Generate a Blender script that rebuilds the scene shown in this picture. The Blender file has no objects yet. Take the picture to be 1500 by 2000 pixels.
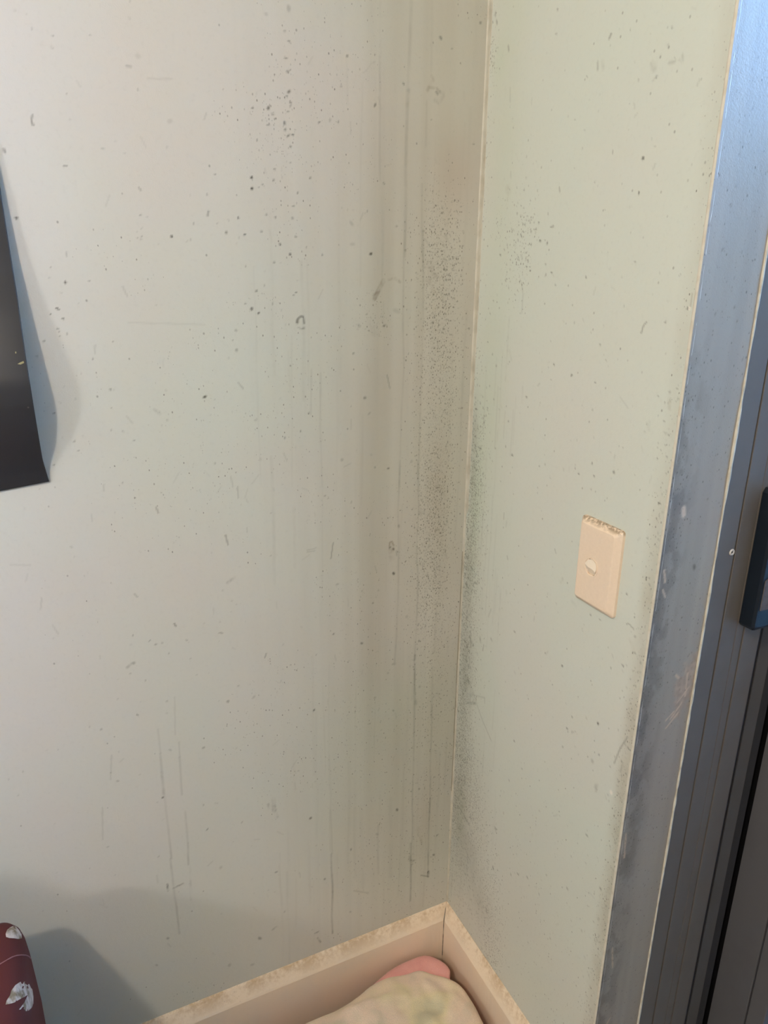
import bpy, bmesh, math, random
import numpy as np
from mathutils import Matrix, Vector, noise as mnoise
from mathutils.bvhtree import BVHTree

# ------------------------------------------------------------------ camera
scene = bpy.context.scene
COL = scene.collection
CAM = Vector((-0.6195, -0.9790, 1.3679))
F_PX, PITCH, YAW, ROLL = 1436.58, 0.32816, 0.44779, 0.009358
_R = Vector((math.cos(YAW), -math.sin(YAW), 0))
_F = Vector((math.sin(YAW)*math.cos(PITCH), math.cos(YAW)*math.cos(PITCH), -math.sin(PITCH)))
_U = _R.cross(_F)
_c, _s = math.cos(ROLL), math.sin(ROLL)
_X = _c*_R + _s*_U
_Y = -_s*_R + _c*_U
cam_data = bpy.data.cameras.new('camera')
cam_data.sensor_fit = 'VERTICAL'
cam_data.sensor_height = 36.0
cam_data.lens = 36.0*F_PX/2000.0
cam_data.clip_start = 0.01
cam = bpy.data.objects.new('camera', cam_data)
COL.objects.link(cam)
m = Matrix((_X, _Y, -_F)).transposed().to_4x4()
m.translation = CAM
cam.matrix_world = m
scene.camera = cam

# ------------------------------------------------------------------ world, lights, exposure
A_POW, A_COL = 57, (1.0, 0.89, 0.73)
B_POW, B_COL = 47, (1.0, 0.98, 0.97)
W_STR, W_COL = 33.0, (0.26, 0.54, 1.0, 1)
world = bpy.data.worlds.new('daylight')
scene.world = world
world.use_nodes = True
bg = world.node_tree.nodes['Background']
bg.inputs['Color'].default_value = W_COL
bg.inputs['Strength'].default_value = W_STR

def point_light(name, loc, power, color, radius):
    d = bpy.data.lights.new(name, 'POINT')
    d.energy = power; d.color = color; d.shadow_soft_size = radius
    o = bpy.data.objects.new(name, d); COL.objects.link(o); o.location = loc
    return o
point_light('ceiling_bulb', (-1.45, -1.40, 2.30), A_POW, A_COL, 0.045)
point_light('second_lamp_bulb', (-2.35, -1.30, 1.72), B_POW, B_COL, 0.10)  # second source at the left, inferred from the soft outer shadows

scene.view_settings.view_transform = 'Standard'
scene.view_settings.look = 'None'
scene.view_settings.exposure = 0.0
scene.view_settings.gamma = 1.0
scene.view_settings.use_curve_mapping = False

# ------------------------------------------------------------------ helpers
def tag(o, label, cat, kind=None, group=None):
    o['label'] = label; o['category'] = cat
    if kind: o['kind'] = kind
    if group: o['group'] = group
    return o

def empty(name, loc=(0, 0, 0)):
    o = bpy.data.objects.new(name, None); COL.objects.link(o)
    o.location = loc; o.empty_display_size = 0.05
    return o

def link(name, me, mat, parent=None, smooth=False):
    o = bpy.data.objects.new(name, me); COL.objects.link(o)
    if mat: me.materials.append(mat)
    if smooth:
        me.polygons.foreach_set('use_smooth', [True]*len(me.polygons))
    if parent:
        o.parent = parent
        o.matrix_parent_inverse = Matrix.Translation(-Vector(parent.location))
    return o

def pyd(name, verts, faces, mat, parent=None, smooth=False):
    me = bpy.data.meshes.new(name)
    me.from_pydata([tuple(v) for v in verts], [], faces); me.update()
    bm = bmesh.new(); bm.from_mesh(me)
    bmesh.ops.recalc_face_normals(bm, faces=bm.faces); bm.to_mesh(me); bm.free()
    return link(name, me, mat, parent, smooth)

def box(name, lo, hi, mat, parent=None, bevel=0.0, seg=2):
    bm = bmesh.new()
    bmesh.ops.create_cube(bm, size=1)
    for v in bm.verts:
        v.co = Vector([lo[i] + (v.co[i]+0.5)*(hi[i]-lo[i]) for i in range(3)])
    if bevel:
        bmesh.ops.bevel(bm, geom=bm.edges[:], offset=bevel, segments=seg, affect='EDGES', profile=0.6)
    me = bpy.data.meshes.new(name); bm.to_mesh(me); bm.free()
    return link(name, me, mat, parent)

def extrude_profile(name, prof, path, mat, parent=None, smooth=False, closed=True, caps=True):
    """prof: function (t,i) -> list of 3D points for each path step i"""
    rings = [prof(i) for i in range(path)]
    n = len(rings[0]); verts = [q for r in rings for q in r]; faces = []
    for i in range(path-1):
        for k in range(n if closed else n-1):
            a = i*n+k; b = i*n+(k+1) % n
            faces.append((a, b, b+n, a+n))
    if caps and closed:
        faces.append(tuple(range(n))); faces.append(tuple((path-1)*n+k for k in range(n)))
    return pyd(name, verts, faces, mat, parent, smooth)

# numpy value noise
_rng = np.random.default_rng(7)
def vnoise(u, v, fu, fv, seed=0):
    """smooth value noise in [0,1] at frequencies fu,fv (cells per metre)"""
    r = np.random.default_rng(1000+seed)
    T = r.random((257, 257))
    x = (u*fu) % 256; y = (v*fv) % 256
    x0 = np.floor(x).astype(int); y0 = np.floor(y).astype(int)
    fx = x-x0; fy = y-y0
    fx = fx*fx*(3-2*fx); fy = fy*fy*(3-2*fy)
    return (T[y0, x0]*(1-fx)*(1-fy)+T[y0, x0+1]*fx*(1-fy)+T[y0+1, x0]*(1-fx)*fy+T[y0+1, x0+1]*fx*fy)
def fbm(u, v, f, seed=0, oct=3, ar=1.0):
    s = 0; a = 1; t = 0
    for k in range(oct):
        s = s+a*vnoise(u+3.1*k, v+1.7*k, f*2**k, f*ar*2**k, seed+k); t += a; a *= 0.5
    return s/t
def sstep(a, b, x):
    t = np.clip((x-a)/(b-a), 0, 1); return t*t*(3-2*t)
def bump1(x, c, w):
    return np.exp(-((x-c)/w)**2)

# ------------------------------------------------------------------ materials
def new_mat(name):
    mt = bpy.data.materials.new(name); mt.use_nodes = True
    nt = mt.node_tree
    return mt, nt, nt.nodes['Principled BSDF']

def N(nt, typ, **kw):
    n = nt.nodes.new(typ)
    for k, v in kw.items():
        if k == 'inp':
            for a, b in v.items(): n.inputs[a].default_value = b
        else: setattr(n, k, v)
    return n

def math_n(nt, op, a, b=None, clamp=False):
    n = nt.nodes.new('ShaderNodeMath'); n.operation = op; n.use_clamp = clamp
    for i, q in enumerate((a, b)):
        if q is None: continue
        if isinstance(q, (int, float)): n.inputs[i].default_value = q
        else: nt.links.new(q, n.inputs[i])
    return n.outputs[0]

def mix_col(nt, fac, a, b, blend='MIX'):
    n = nt.nodes.new('ShaderNodeMix'); n.data_type = 'RGBA'; n.blend_type = blend
    for sock, q in ((n.inputs['Factor'], fac), (n.inputs['A'], a), (n.inputs['B'], b)):
        if isinstance(q, (int, float)): sock.default_value = q
        elif isinstance(q, tuple): sock.default_value = (*q, 1) if len(q) == 3 else q
        else: nt.links.new(q, sock)
    return n.outputs['Result'] if 'Result' in n.outputs else n.outputs[2]

def mixc(nt, fac, a, b, blend='MIX'):
    n = nt.nodes.new('ShaderNodeMix'); n.data_type = 'RGBA'; n.blend_type = blend
    ins = [s for s in n.inputs if s.type == 'RGBA']; f = n.inputs[0]
    for sock, q in ((f, fac), (ins[0], a), (ins[1], b)):
        if isinstance(q, (int, float)): sock.default_value = q
        elif isinstance(q, tuple): sock.default_value = (*q, 1)
        else: nt.links.new(q, sock)
    return [s for s in n.outputs if s.type == 'RGBA'][0]

def mapping(nt, scale=(1, 1, 1), rot=(0, 0, 0)):
    tc = nt.nodes.new('ShaderNodeTexCoord'); mp = nt.nodes.new('ShaderNodeMapping')
    mp.inputs['Scale'].default_value = scale; mp.inputs['Rotation'].default_value = rot
    nt.links.new(tc.outputs['Object'], mp.inputs['Vector'])
    return mp.outputs['Vector']

def noise_n(nt, vec, scale, detail=3, rough=0.55):
    n = N(nt, 'ShaderNodeTexNoise', inp={'Scale': scale, 'Detail': detail, 'Roughness': rough})
    nt.links.new(vec, n.inputs['Vector']); return n.outputs['Fac']

def ramp(nt, val, lo, hi):
    n = nt.nodes.new('ShaderNodeMapRange'); n.interpolation_type = 'SMOOTHSTEP'
    n.inputs['From Min'].default_value = lo; n.inputs['From Max'].default_value = hi
    nt.links.new(val, n.inputs['Value']); return n.outputs['Result']

def bump_n(nt, bsdf, height, strength, dist):
    b = N(nt, 'ShaderNodeBump', inp={'Strength': strength, 'Distance': dist})
    nt.links.new(height, b.inputs['Height']); nt.links.new(b.outputs['Normal'], bsdf.inputs['Normal'])

def wall_paint(name, base, rough=0.42, plain=False):
    """painted plaster; 'tint' holds stains, drips and marks, 'mould' the density of fine mould specks"""
    mt, nt, bs = new_mat(name)
    bs.inputs['Roughness'].default_value = rough
    v = mapping(nt)
    n1 = noise_n(nt, v, 3.5, 2); n2 = noise_n(nt, v, 170, 3); n3 = noise_n(nt, v, 620, 2)
    col = mixc(nt, ramp(nt, n1, .35, .65), (base[0]*1.0, base[1]*.985, base[2]*.985), (base[0]*.985, base[1]*1.005, base[2]*.99))
    col = mixc(nt, math_n(nt, 'MULTIPLY', ramp(nt, n2, .5, .85), .10), col, (base[0]*.55, base[1]*.52, base[2]*.48))
    if not plain:
        at = N(nt, 'ShaderNodeAttribute', attribute_name='tint')
        md = N(nt, 'ShaderNodeAttribute', attribute_name='mould')
        col = mixc(nt, 1.0, col, at.outputs['Color'], 'MULTIPLY')
        sxyz = N(nt, 'ShaderNodeSeparateXYZ'); nt.links.new(v, sxyz.inputs[0])
        uu = math_n(nt, 'ADD', sxyz.outputs[0], sxyz.outputs[1]); ww = sxyz.outputs[2]
        for sc, rad, amt, seedoff in ((330, .36, .75, 0.0), (190, .24, .70, 7.3), (620, .42, .50, 3.1)):
            ad = N(nt, 'ShaderNodeCombineXYZ')
            nt.links.new(math_n(nt, 'ADD', uu, seedoff), ad.inputs[0]); nt.links.new(math_n(nt, 'MULTIPLY', ww, .62), ad.inputs[1])
            vo = N(nt, 'ShaderNodeTexVoronoi', voronoi_dimensions='2D', inp={'Scale': sc, 'Randomness': 1.0})
            nt.links.new(ad.outputs[0], vo.inputs['Vector'])
            sp = N(nt, 'ShaderNodeSeparateColor'); nt.links.new(vo.outputs['Color'], sp.inputs[0])
            on = math_n(nt, 'LESS_THAN', sp.outputs[0], math_n(nt, 'MULTIPLY', md.outputs['Fac'], .60))
            spot = ramp(nt, vo.outputs['Distance'], rad, rad*.35)
            a = math_n(nt, 'MULTIPLY', math_n(nt, 'MULTIPLY', on, spot), math_n(nt, 'MULTIPLY', sp.outputs[1], amt))
            col = mixc(nt, a, col, (.085, .070, .050))
        # stray specks everywhere
        vv = mapping(nt, (1, 1, .8))
        vo = N(nt, 'ShaderNodeTexVoronoi', inp={'Scale': 95, 'Randomness': 1.0}); nt.links.new(vv, vo.inputs['Vector'])
        sp = N(nt, 'ShaderNodeSeparateColor'); nt.links.new(vo.outputs['Color'], sp.inputs[0])
        on = math_n(nt, 'LESS_THAN', sp.outputs[0], .09)
        a = math_n(nt, 'MULTIPLY', math_n(nt, 'MULTIPLY', on, ramp(nt, vo.outputs['Distance'], .17, .05)), math_n(nt, 'MULTIPLY', sp.outputs[1], .5))
        col = mixc(nt, a, col, (.10, .09, .07))
    nt.links.new(col, bs.inputs['Base Color'])
    bump_n(nt, bs, math_n(nt, 'ADD', n3, n2), .25, .0006)
    return mt

M = {}
M['wall_left'] = wall_paint('cream_wall_paint', (.65, .640, .58))
M['wall_right'] = wall_paint('cream_wall_paint_short_wall', (.645, .665, .605))
M['wall_plain'] = wall_paint('cream_wall_paint_plain', (.50, .485, .43), plain=True)
M['reveal'] = wall_paint('grey_reveal_paint', (.345, .295, .24), rough=.38)

def simple(name, col, rough, spec=.5, metal=0.0, grime=None, gscale=60, gamt=.3, bscale=400, bdist=.0003, bstr=.2):
    mt, nt, bs = new_mat(name)
    bs.inputs['Roughness'].default_value = rough; bs.inputs['Metallic'].default_value = metal
    bs.inputs['Specular IOR Level'].default_value = spec
    v = mapping(nt); n1 = noise_n(nt, v, gscale, 4); n2 = noise_n(nt, v, bscale, 2)
    g = grime or tuple(c*.7 for c in col)
    c = mixc(nt, math_n(nt, 'MULTIPLY', ramp(nt, n1, .42, .72), gamt), col, g)
    nt.links.new(c, bs.inputs['Base Color'])
    bump_n(nt, bs, n2, bstr, bdist)
    return mt
M['ceiling'] = simple('ceiling_paint', (.72, .70, .64), .6)
M['floor'] = simple('floor_vinyl', (.13, .10, .08), .5, gscale=14)
M['ground'] = simple('patio_concrete', (.20, .205, .21), .8, gscale=9)
M['bead'] = simple('cream_corner_bead', (.66, .62, .53), .55, grime=(.45, .38, .28), gscale=70, gamt=.4)
M['caulk'] = simple('cream_caulk', (.68, .63, .52), .45, grime=(.34, .28, .19), gscale=45, gamt=.6)
M['fillet'] = simple('corner_filler', (.57, .54, .45), .5, grime=(.36, .32, .24), gscale=30, gamt=.6)
M['alu'] = simple('bronze_grey_aluminium', (.135, .115, .096), .42, gscale=25, gamt=.25)
M['alu2'] = simple('charcoal_aluminium', (.122, .118, .124), .45, gscale=18, gamt=.25)
M['recess_shade'] = simple('blue_black_recess_shade', (.036, .037, .046), .6)  # shade of the door recess painted in as a blue-black colour
M['gap'] = simple('groove_black', (.008, .008, .010), .7)
M['latch'] = simple('black_latch_plastic', (.007, .012, .020), .33)
M['steel'] = simple('worn_latch_steel', (.13, .115, .12), .75, spec=.2, metal=0.0, grime=(.07, .06, .06), gscale=120, gamt=.7)
M['washer'] = simple('pale_washer', (.62, .57, .52), .4)
M['crack'] = simple('corner_crack_dirt', (.30, .27, .20), .7)

def skirting_mat():
    mt, nt, bs = new_mat('peach_skirting_gloss')
    bs.inputs['Roughness'].default_value = .36
    v = mapping(nt)
    n1 = noise_n(nt, v, 70, 4, .65); n2 = noise_n(nt, v, 260, 3, .6); n3 = noise_n(nt, v, 18, 3)
    tc = N(nt, 'ShaderNodeTexCoord'); sx = N(nt, 'ShaderNodeSeparateXYZ'); nt.links.new(tc.outputs['Object'], sx.inputs[0])
    top = ramp(nt, sx.outputs['Z'], .1225, .130)           # dirt that settles on the sloping top
    col = mixc(nt, ramp(nt, n3, .35, .7), (.88, .73, .565), (.84, .715, .57))
    back = ramp(nt, sx.outputs['Z'], .126, .149)
    n4 = noise_n(nt, v, 150, 5, .7)
    dirt = math_n(nt, 'MULTIPLY', math_n(nt, 'MULTIPLY', math_n(nt, 'ADD', math_n(nt, 'MULTIPLY', top, .35), math_n(nt, 'MULTIPLY', back, .65)), ramp(nt, math_n(nt, 'MULTIPLY', math_n(nt, 'ADD', n4, n3), .5), .40, .60)), .62)
    col = mixc(nt, dirt, col, (.50, .31, .13))
    col = mixc(nt, math_n(nt, 'MULTIPLY', ramp(nt, n2, .62, .76), math_n(nt, 'ADD', math_n(nt, 'MULTIPLY', top, .3), .10)), col, (.22, .12, .06))
    nt.links.new(col, bs.inputs['Base Color'])
    bump_n(nt, bs, n1, .3, .0006)
    return mt
M['skirt'] = skirting_mat()

def plate_mat():
    mt, nt, bs = new_mat('aged_peach_switch_plastic')
    bs.inputs['Roughness'].default_value = .4
    v = mapping(nt); n1 = noise_n(nt, v, 190, 4, .7); n2 = noise_n(nt, v, 420, 2)
    tc = N(nt, 'ShaderNodeTexCoord'); sx = N(nt, 'ShaderNodeSeparateXYZ'); nt.links.new(tc.outputs['Object'], sx.inputs[0])
    top = ramp(nt, sx.outputs['Z'], 1.0565, 1.0635)
    col = mixc(nt, ramp(nt, n1, .3, .75), (.88, .71, .555), (.84, .675, .525))
    col = mixc(nt, math_n(nt, 'MULTIPLY', math_n(nt, 'MULTIPLY', top, ramp(nt, n1, .36, .60)), .85), col, (.24, .16, .085))
    nt.links.new(col, bs.inputs['Base Color'])
    bump_n(nt, bs, n2, .1, .0002)
    return mt
M['plate'] = plate_mat()
M['rocker'] = simple('cream_rocker_plastic', (.88, .76, .62), .35)

def paper_mat():
    mt, nt, bs = new_mat('dark_glossy_poster_print')
    bs.inputs['Roughness'].default_value = .34
    v = mapping(nt); n1 = noise_n(nt, v, 9, 3); n2 = noise_n(nt, v, 60, 3)
    col = mixc(nt, ramp(nt, n1, .3, .7), (.027, .028, .032), (.035, .034, .036))
    vo = N(nt, 'ShaderNodeTexVoronoi', inp={'Scale': 75}); nt.links.new(v, vo.inputs['Vector'])
    sp = N(nt, 'ShaderNodeSeparateColor'); nt.links.new(vo.outputs['Color'], sp.inputs[0])
    dot = math_n(nt, 'MULTIPLY', math_n(nt, 'LESS_THAN', sp.outputs[0], .05), ramp(nt, vo.outputs['Distance'], .10, .04))
    col = mixc(nt, math_n(nt, 'MULTIPLY', dot, .5), col, (.20, .18, .15))
    nt.links.new(col, bs.inputs['Base Color'])
    bump_n(nt, bs, n2, .15, .0004)
    return mt
M['paper'] = paper_mat()
M['ink'] = simple('pale_yellow_print', (.34, .31, .16), .4)

def fabric(name, cols, scale, fine=900, rough=.9, bdist=.0008, sheen=.3):
    mt, nt, bs = new_mat(name)
    bs.inputs['Roughness'].default_value = rough
    bs.inputs['Sheen Weight'].default_value = sheen
    v = mapping(nt); n1 = noise_n(nt, v, scale, 2, .5); n2 = noise_n(nt, v, fine, 3, .7); n3 = noise_n(nt, v, scale*2.3, 2)
    cr = N(nt, 'ShaderNodeValToRGB'); e = cr.color_ramp.elements
    while len(e) < len(cols): e.new(.5)
    for i, c in enumerate(cols):
        e[i].position = .28+.44*i/(len(cols)-1); e[i].color = (*c, 1)
    nt.links.new(n1, cr.inputs[0])
    c = mixc(nt, math_n(nt, 'MULTIPLY', ramp(nt, n2, .35, .75), .28), cr.outputs[0], tuple(q*.55 for q in cols[0]))
    nt.links.new(c, bs.inputs['Base Color'])
    bump_n(nt, bs, n2, .6, bdist)
    return mt
M['fleece'] = fabric('pale_printed_fleece', [(.60, .60, .42), (.72, .62, .46), (.92, .71, .56), (.92, .73, .54), (.88, .74, .47), (.70, .62, .42)], 11, fine=700, bdist=.0018)
M['pink'] = fabric('pink_fleece', [(.80, .36, .33), (.88, .44, .40)], 40)
M['red'] = fabric('dark_red_fabric', [(.078, .012, .012), (.092, .014, .014)], 12, fine=1400, bdist=.0003, sheen=0.0)
M['seam'] = fabric('pink_seam_thread', [(.26, .10, .11), (.30, .12, .13)], 50, sheen=.1)
def petal_mat():
    mt, nt, bs = new_mat('white_petal_print')
    bs.inputs['Roughness'].default_value = .85
    v = mapping(nt, (1, 1, 1), (0, 0, .6)); n1 = noise_n(nt, v, 75, 3, .6); n2 = noise_n(nt, v, 900, 2)
    col = mixc(nt, ramp(nt, n1, .34, .60), (.22, .17, .11), (.56, .47, .43))
    nt.links.new(col, bs.inputs['Base Color']); bump_n(nt, bs, n2, .3, .0002)
    return mt
M['petal'] = petal_mat()
def glass_mat():
    mt = bpy.data.materials.new('door_glass'); mt.use_nodes = True
    nt = mt.node_tree; nt.nodes.clear()
    out = nt.nodes.new('ShaderNodeOutputMaterial'); mx = nt.nodes.new('ShaderNodeMixShader')
    tr = nt.nodes.new('ShaderNodeBsdfTransparent'); gl = nt.nodes.new('ShaderNodeBsdfGlossy'); fr = nt.nodes.new('ShaderNodeFresnel')
    tr.inputs[0].default_value = (.90, .94, .95, 1); gl.inputs['Roughness'].default_value = .02; fr.inputs[0].default_value = 1.45
    nt.links.new(fr.outputs[0], mx.inputs[0]); nt.links.new(tr.outputs[0], mx.inputs[1]); nt.links.new(gl.outputs[0], mx.inputs[2])
    nt.links.new(mx.outputs[0], out.inputs[0])
    return mt
M['glass'] = glass_mat()

# ------------------------------------------------------------------ stains and marks measured on the walls
# dots: (u mm, z mm, radius mm, darkness); strokes: ([(u,z)...], half width mm, darkness, 0 grey / 1 brown)
LEFT_DOTS = [(-569.3,1599,1.1,.3),(-549.6,1594.4,1.1,.35),(-468.4,1620.9,1.1,.3),(-462.6,1585,2.8,.12),(-465.4,1550.9,1.4,.3),(-432.6,1521.5,2.8,.15),(-510.4,1487.2,1.7,.25),(-542,1540.3,1.1,.3),(-382.9,1467.4,1.3,.5),(-337,1465.6,1.6,.7),(-337.4,1453.2,1.7,.8),(-331.6,1543.9,1.4,.35),(-475.7,1417.9,1.4,.45),(-440.5,1394.4,1.5,.75),(-413.1,1410.2,1.1,.4),(-373.1,1400.8,1.7,.6),(-349.5,1398.7,1.4,.5),(-356.8,1418.3,1.3,.45),(-476.4,1394,1.2,.4),(-477.1,1390.8,1.1,.4),(-481.5,1392.6,1,.3),(-369.6,1415.3,1.1,.3),(-383.6,1411.4,1.1,.3),(-610.3,1410.4,1.5,.6),(-393.9,1443.9,1.4,.4),(-418,1391.3,1,.3),(-283,1619.8,1.8,.5),(-287.7,1601.8,1.6,.6),(-285.8,1587.5,1.8,.5),(-282.6,1589.5,1.2,.5),(-284.9,1565.6,2.1,.7),(-288,1560.4,1.3,.6),(-283.3,1554,1.7,.6),(-283.5,1549.7,1.2,.5),(-312.1,1545.4,2,.75),(-332.1,1543.3,1.4,.45),(-306.9,1539,1.7,.4),(-287.3,1543.3,1.5,.5),(-292,1530.4,1.9,.75),(-291.2,1523.1,1.6,.6),(-287.5,1516.4,1.8,.75),(-281.6,1517.9,1.7,.7),(-313.4,1526.7,1.6,.45),(-285,1504.4,1.6,.5),(-328.1,1508.5,1.3,.5),(-245.7,1534.6,1.6,.6),(-231.1,1538.3,1.9,.3),(-219.5,1537.1,1.5,.5),(-206.6,1612.5,1.7,.5),(-215.1,1577.9,1.5,.3),(-167.8,1560.7,2.1,.65),(-126.6,1589.2,1.6,.55),(-72.8,1647.6,2.3,.6),(-12.5,1672.2,1.8,.5),(-337.2,1466,1.6,.75),(-337.3,1453.5,1.6,.8),(-328.7,1455.2,1.1,.4),(-323,1458.1,1.4,.5),(-308.8,1464.2,1.4,.6),(-306.8,1476.7,1.3,.6),(-259.5,1469.3,1.4,.6),(-277.1,1450.7,1.4,.6),(-283.5,1435,1.6,.5),(-319.9,1423.6,1.4,.55),(-308,1420.7,1.4,.55),(-356.8,1418.5,1.4,.5),(-285.3,1420.2,1.8,.4),(-327.3,1403,1.3,.55),(-349.8,1398.7,1.6,.5),(-303,1387.8,1.4,.6),(-281.3,1397.9,1.6,.5),(-266.9,1384.9,1.3,.4),(-289.8,1375.7,1.4,.6),(-153.9,1467.9,1.5,.5),(-201.8,1416.2,3,.25),(-200.6,1390,3,.2),(-173.1,1377.8,1.9,.6),(-134,1414.4,1.5,.4),(-178.8,1432.2,1.5,.35),(-310.6,1644.7,1.9,.2),(-282.3,1654,3,.3),(-55.2,1637.5,1.5,.35),(-83.7,1550.3,1.3,.35),(-15.1,1525,1.6,.4),(-287.9,1630,1.5,.35),(-285.6,1486.1,1.2,.4),(-244.5,1375.8,1.2,.4),(-297.5,1468,1.1,.3),(-303,1387.8,1.4,.6),(-289.8,1375.9,1.8,.55),(-312,1365.5,1.4,.5),(-244.5,1375.3,1.3,.4),(-173.1,1377.8,2.1,.65),(-119.7,1383.4,1.5,.4),(-337.7,1329.9,1.7,.6),(-283,1327.8,1.4,.6),(-286.6,1324.2,1.2,.5),(-345.1,1307.5,2.1,.8),(-336,1302,1.6,.85),(-353.1,1314.2,1.2,.5),(-316.2,1313.7,1.6,.4),(-367.5,1280.4,1.8,.35),(-368.2,1255.2,2.1,.4),(-191.1,1281.8,2.6,.25),(-151.4,1281,2.7,.3),(-199.9,1243.8,1.5,.5),(-178.9,1297.7,1.3,.45),(-72.1,1282.9,1.7,.55),(-53.6,1273.7,1.6,.5),(-9.3,1272.8,1.6,.55),(-182.1,1179,2.3,.5),(-174.8,1155.4,2.3,.25),(-269.1,1163.5,1.5,.35),(-282.2,1138,1.5,.5),(-305.9,1130.6,1.5,.6),(-142.9,1067.7,1.7,.55),(-165.1,1072,1.6,.4),(-219.1,1089.4,2.3,.3),(-346.8,1159.5,1.8,.25),(-102.5,1074.7,2.4,.2),(-203.9,1168.1,1.2,.35),(-132.2,1300.7,4.6,.15),(-326.7,1336.9,1.1,.35),(-372.5,1268.1,1.2,.4),(-342.7,1103.5,2.2,.15),(-142.3,1067.9,1.4,.5),(-246.8,1037.2,1.4,.5),(-204.4,1021.6,1.9,.3),(-122.9,970.8,2.4,.35),(-131,890.6,2.5,.85),(-138,936.8,1.8,.7),(-132,933.2,1.8,.7),(-167.6,845.4,1.5,.5),(-236.6,804.7,1.5,.4),(-187.5,776.6,2.2,.65),(-80.9,756.4,1.8,.5),(-82.6,788.8,1.8,.35),(-229.1,889.7,2.4,.25),(-272.1,672.5,1.6,.4),(-139,708.9,1.8,.3),(-27.5,944.8,1.5,.5),(-105.4,807.7,2.6,.2),(-186.8,870.4,1.4,.4),(-158.3,865.9,1.4,.35),(-117,417.2,3,.65),(-35.6,280.6,2.6,.6),(-29.9,325.4,2.2,.5),(-71.8,447.4,2,.4),(-208.7,362.2,1.8,.5),(-284,460.2,2.5,.4),(-272.9,673.7,1.7,.4),(-23.8,663.3,1.7,.4),(-163.2,667,2,.3),(-127.8,631.6,2,.4),(-157.1,377.1,3.1,.25),(-77,666,2.8,.2),(-83.6,636,4.6,.2),(-260.1,316.9,1.9,.3),(-170.3,326.4,1.8,.3),(-211,217.9,2.2,.35),(-543.5,741.4,1.5,.6),(-581.3,638.1,1.9,.35),(-520.8,587.3,1.7,.75),(-458.5,503,2,.55),(-283.9,460.4,2.4,.5),(-272.8,673.3,1.7,.5),(-348.9,370.2,2.4,.5),(-536.4,310.8,2.4,.45),(-411.5,728,2.2,.45),(-453.7,656.9,2.2,.4),(-503.1,668.2,1.9,.35),(-508.3,848.4,1.6,.5),(-515.9,856.2,1.4,.5),(-537.6,869.1,1.5,.4),(-464.9,845.5,1.4,.4),(-499.2,848.7,1.4,.3),(-491.5,830.2,1.2,.4),(-594.2,731.8,1.6,.4),(-527.5,794.5,1.3,.35),(-500.7,752.8,1.4,.35),(-546.6,810.7,1.3,.3),(-302.9,564.4,1.5,.35),(-461.1,551.8,1.6,.35),(-236.4,804.3,1.5,.45),(-266.7,774.2,1.3,.4),(-209.1,363.8,2.2,.3),(-260.7,316.9,2.3,.35),(-607,527,1.6,.35),(-536.7,479.8,1.6,.35),(-337.1,276.3,2.1,.3),(-558.6,263.2,2.1,.4),(-442,418.8,2.9,.2),(-384.1,236.9,3.4,.5),(-402.1,496,1.9,.3),(-440.4,202.5,3.2,.25),(-400.4,183.3,3.2,.25),(-370.9,724.7,2.5,.25),(-394.1,750.9,1.8,.25),(-414.3,1196.1,2.3,.85),(-441.1,1394.6,1.5,.7),(-567.6,1341.7,1.2,.6),(-509,1146,1.3,.45),(-350.2,1360.6,1.1,.4),(-406.7,1104.2,1.4,.3),(-567.9,1341.2,1.5,.75),(-580.5,1312,1.5,.8),(-578.4,1310.4,1,.6),(-588.4,1305.6,1.3,.7),(-575.4,1300.2,1.3,.7),(-582.7,1288.9,1.3,.5),(-581.9,1285.1,1.1,.45),(-581,1280.3,1.1,.4),(-599.2,1274.9,1.4,.5),(-610.4,1410.7,1.5,.6),(-584.2,1346.6,1.1,.4),(-581.9,1358.7,1,.35),(-541.3,1342.9,1,.4),(-521.6,1271.7,1.1,.45),(-547.4,1251.6,1.1,.5),(-530.9,1213.2,1.4,.5),(-531.8,1189.5,1.1,.35),(-535.8,1161.9,1.1,.4),(-521.6,1159,1.4,.3),(-572.9,1282.6,1,.4),(-563.4,1234.5,1,.3),(-584.1,1219.8,1,.4),(-572.4,1204.4,1,.4),(-599.5,1188.1,1.1,.4),(-580.4,1151.4,1.2,.5),(-576.8,1138.7,1.1,.45),(-607.6,1123.7,1.2,.5),(-529.2,1091.1,1.2,.4),(-555.4,1318.2,1,.2)]
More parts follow.
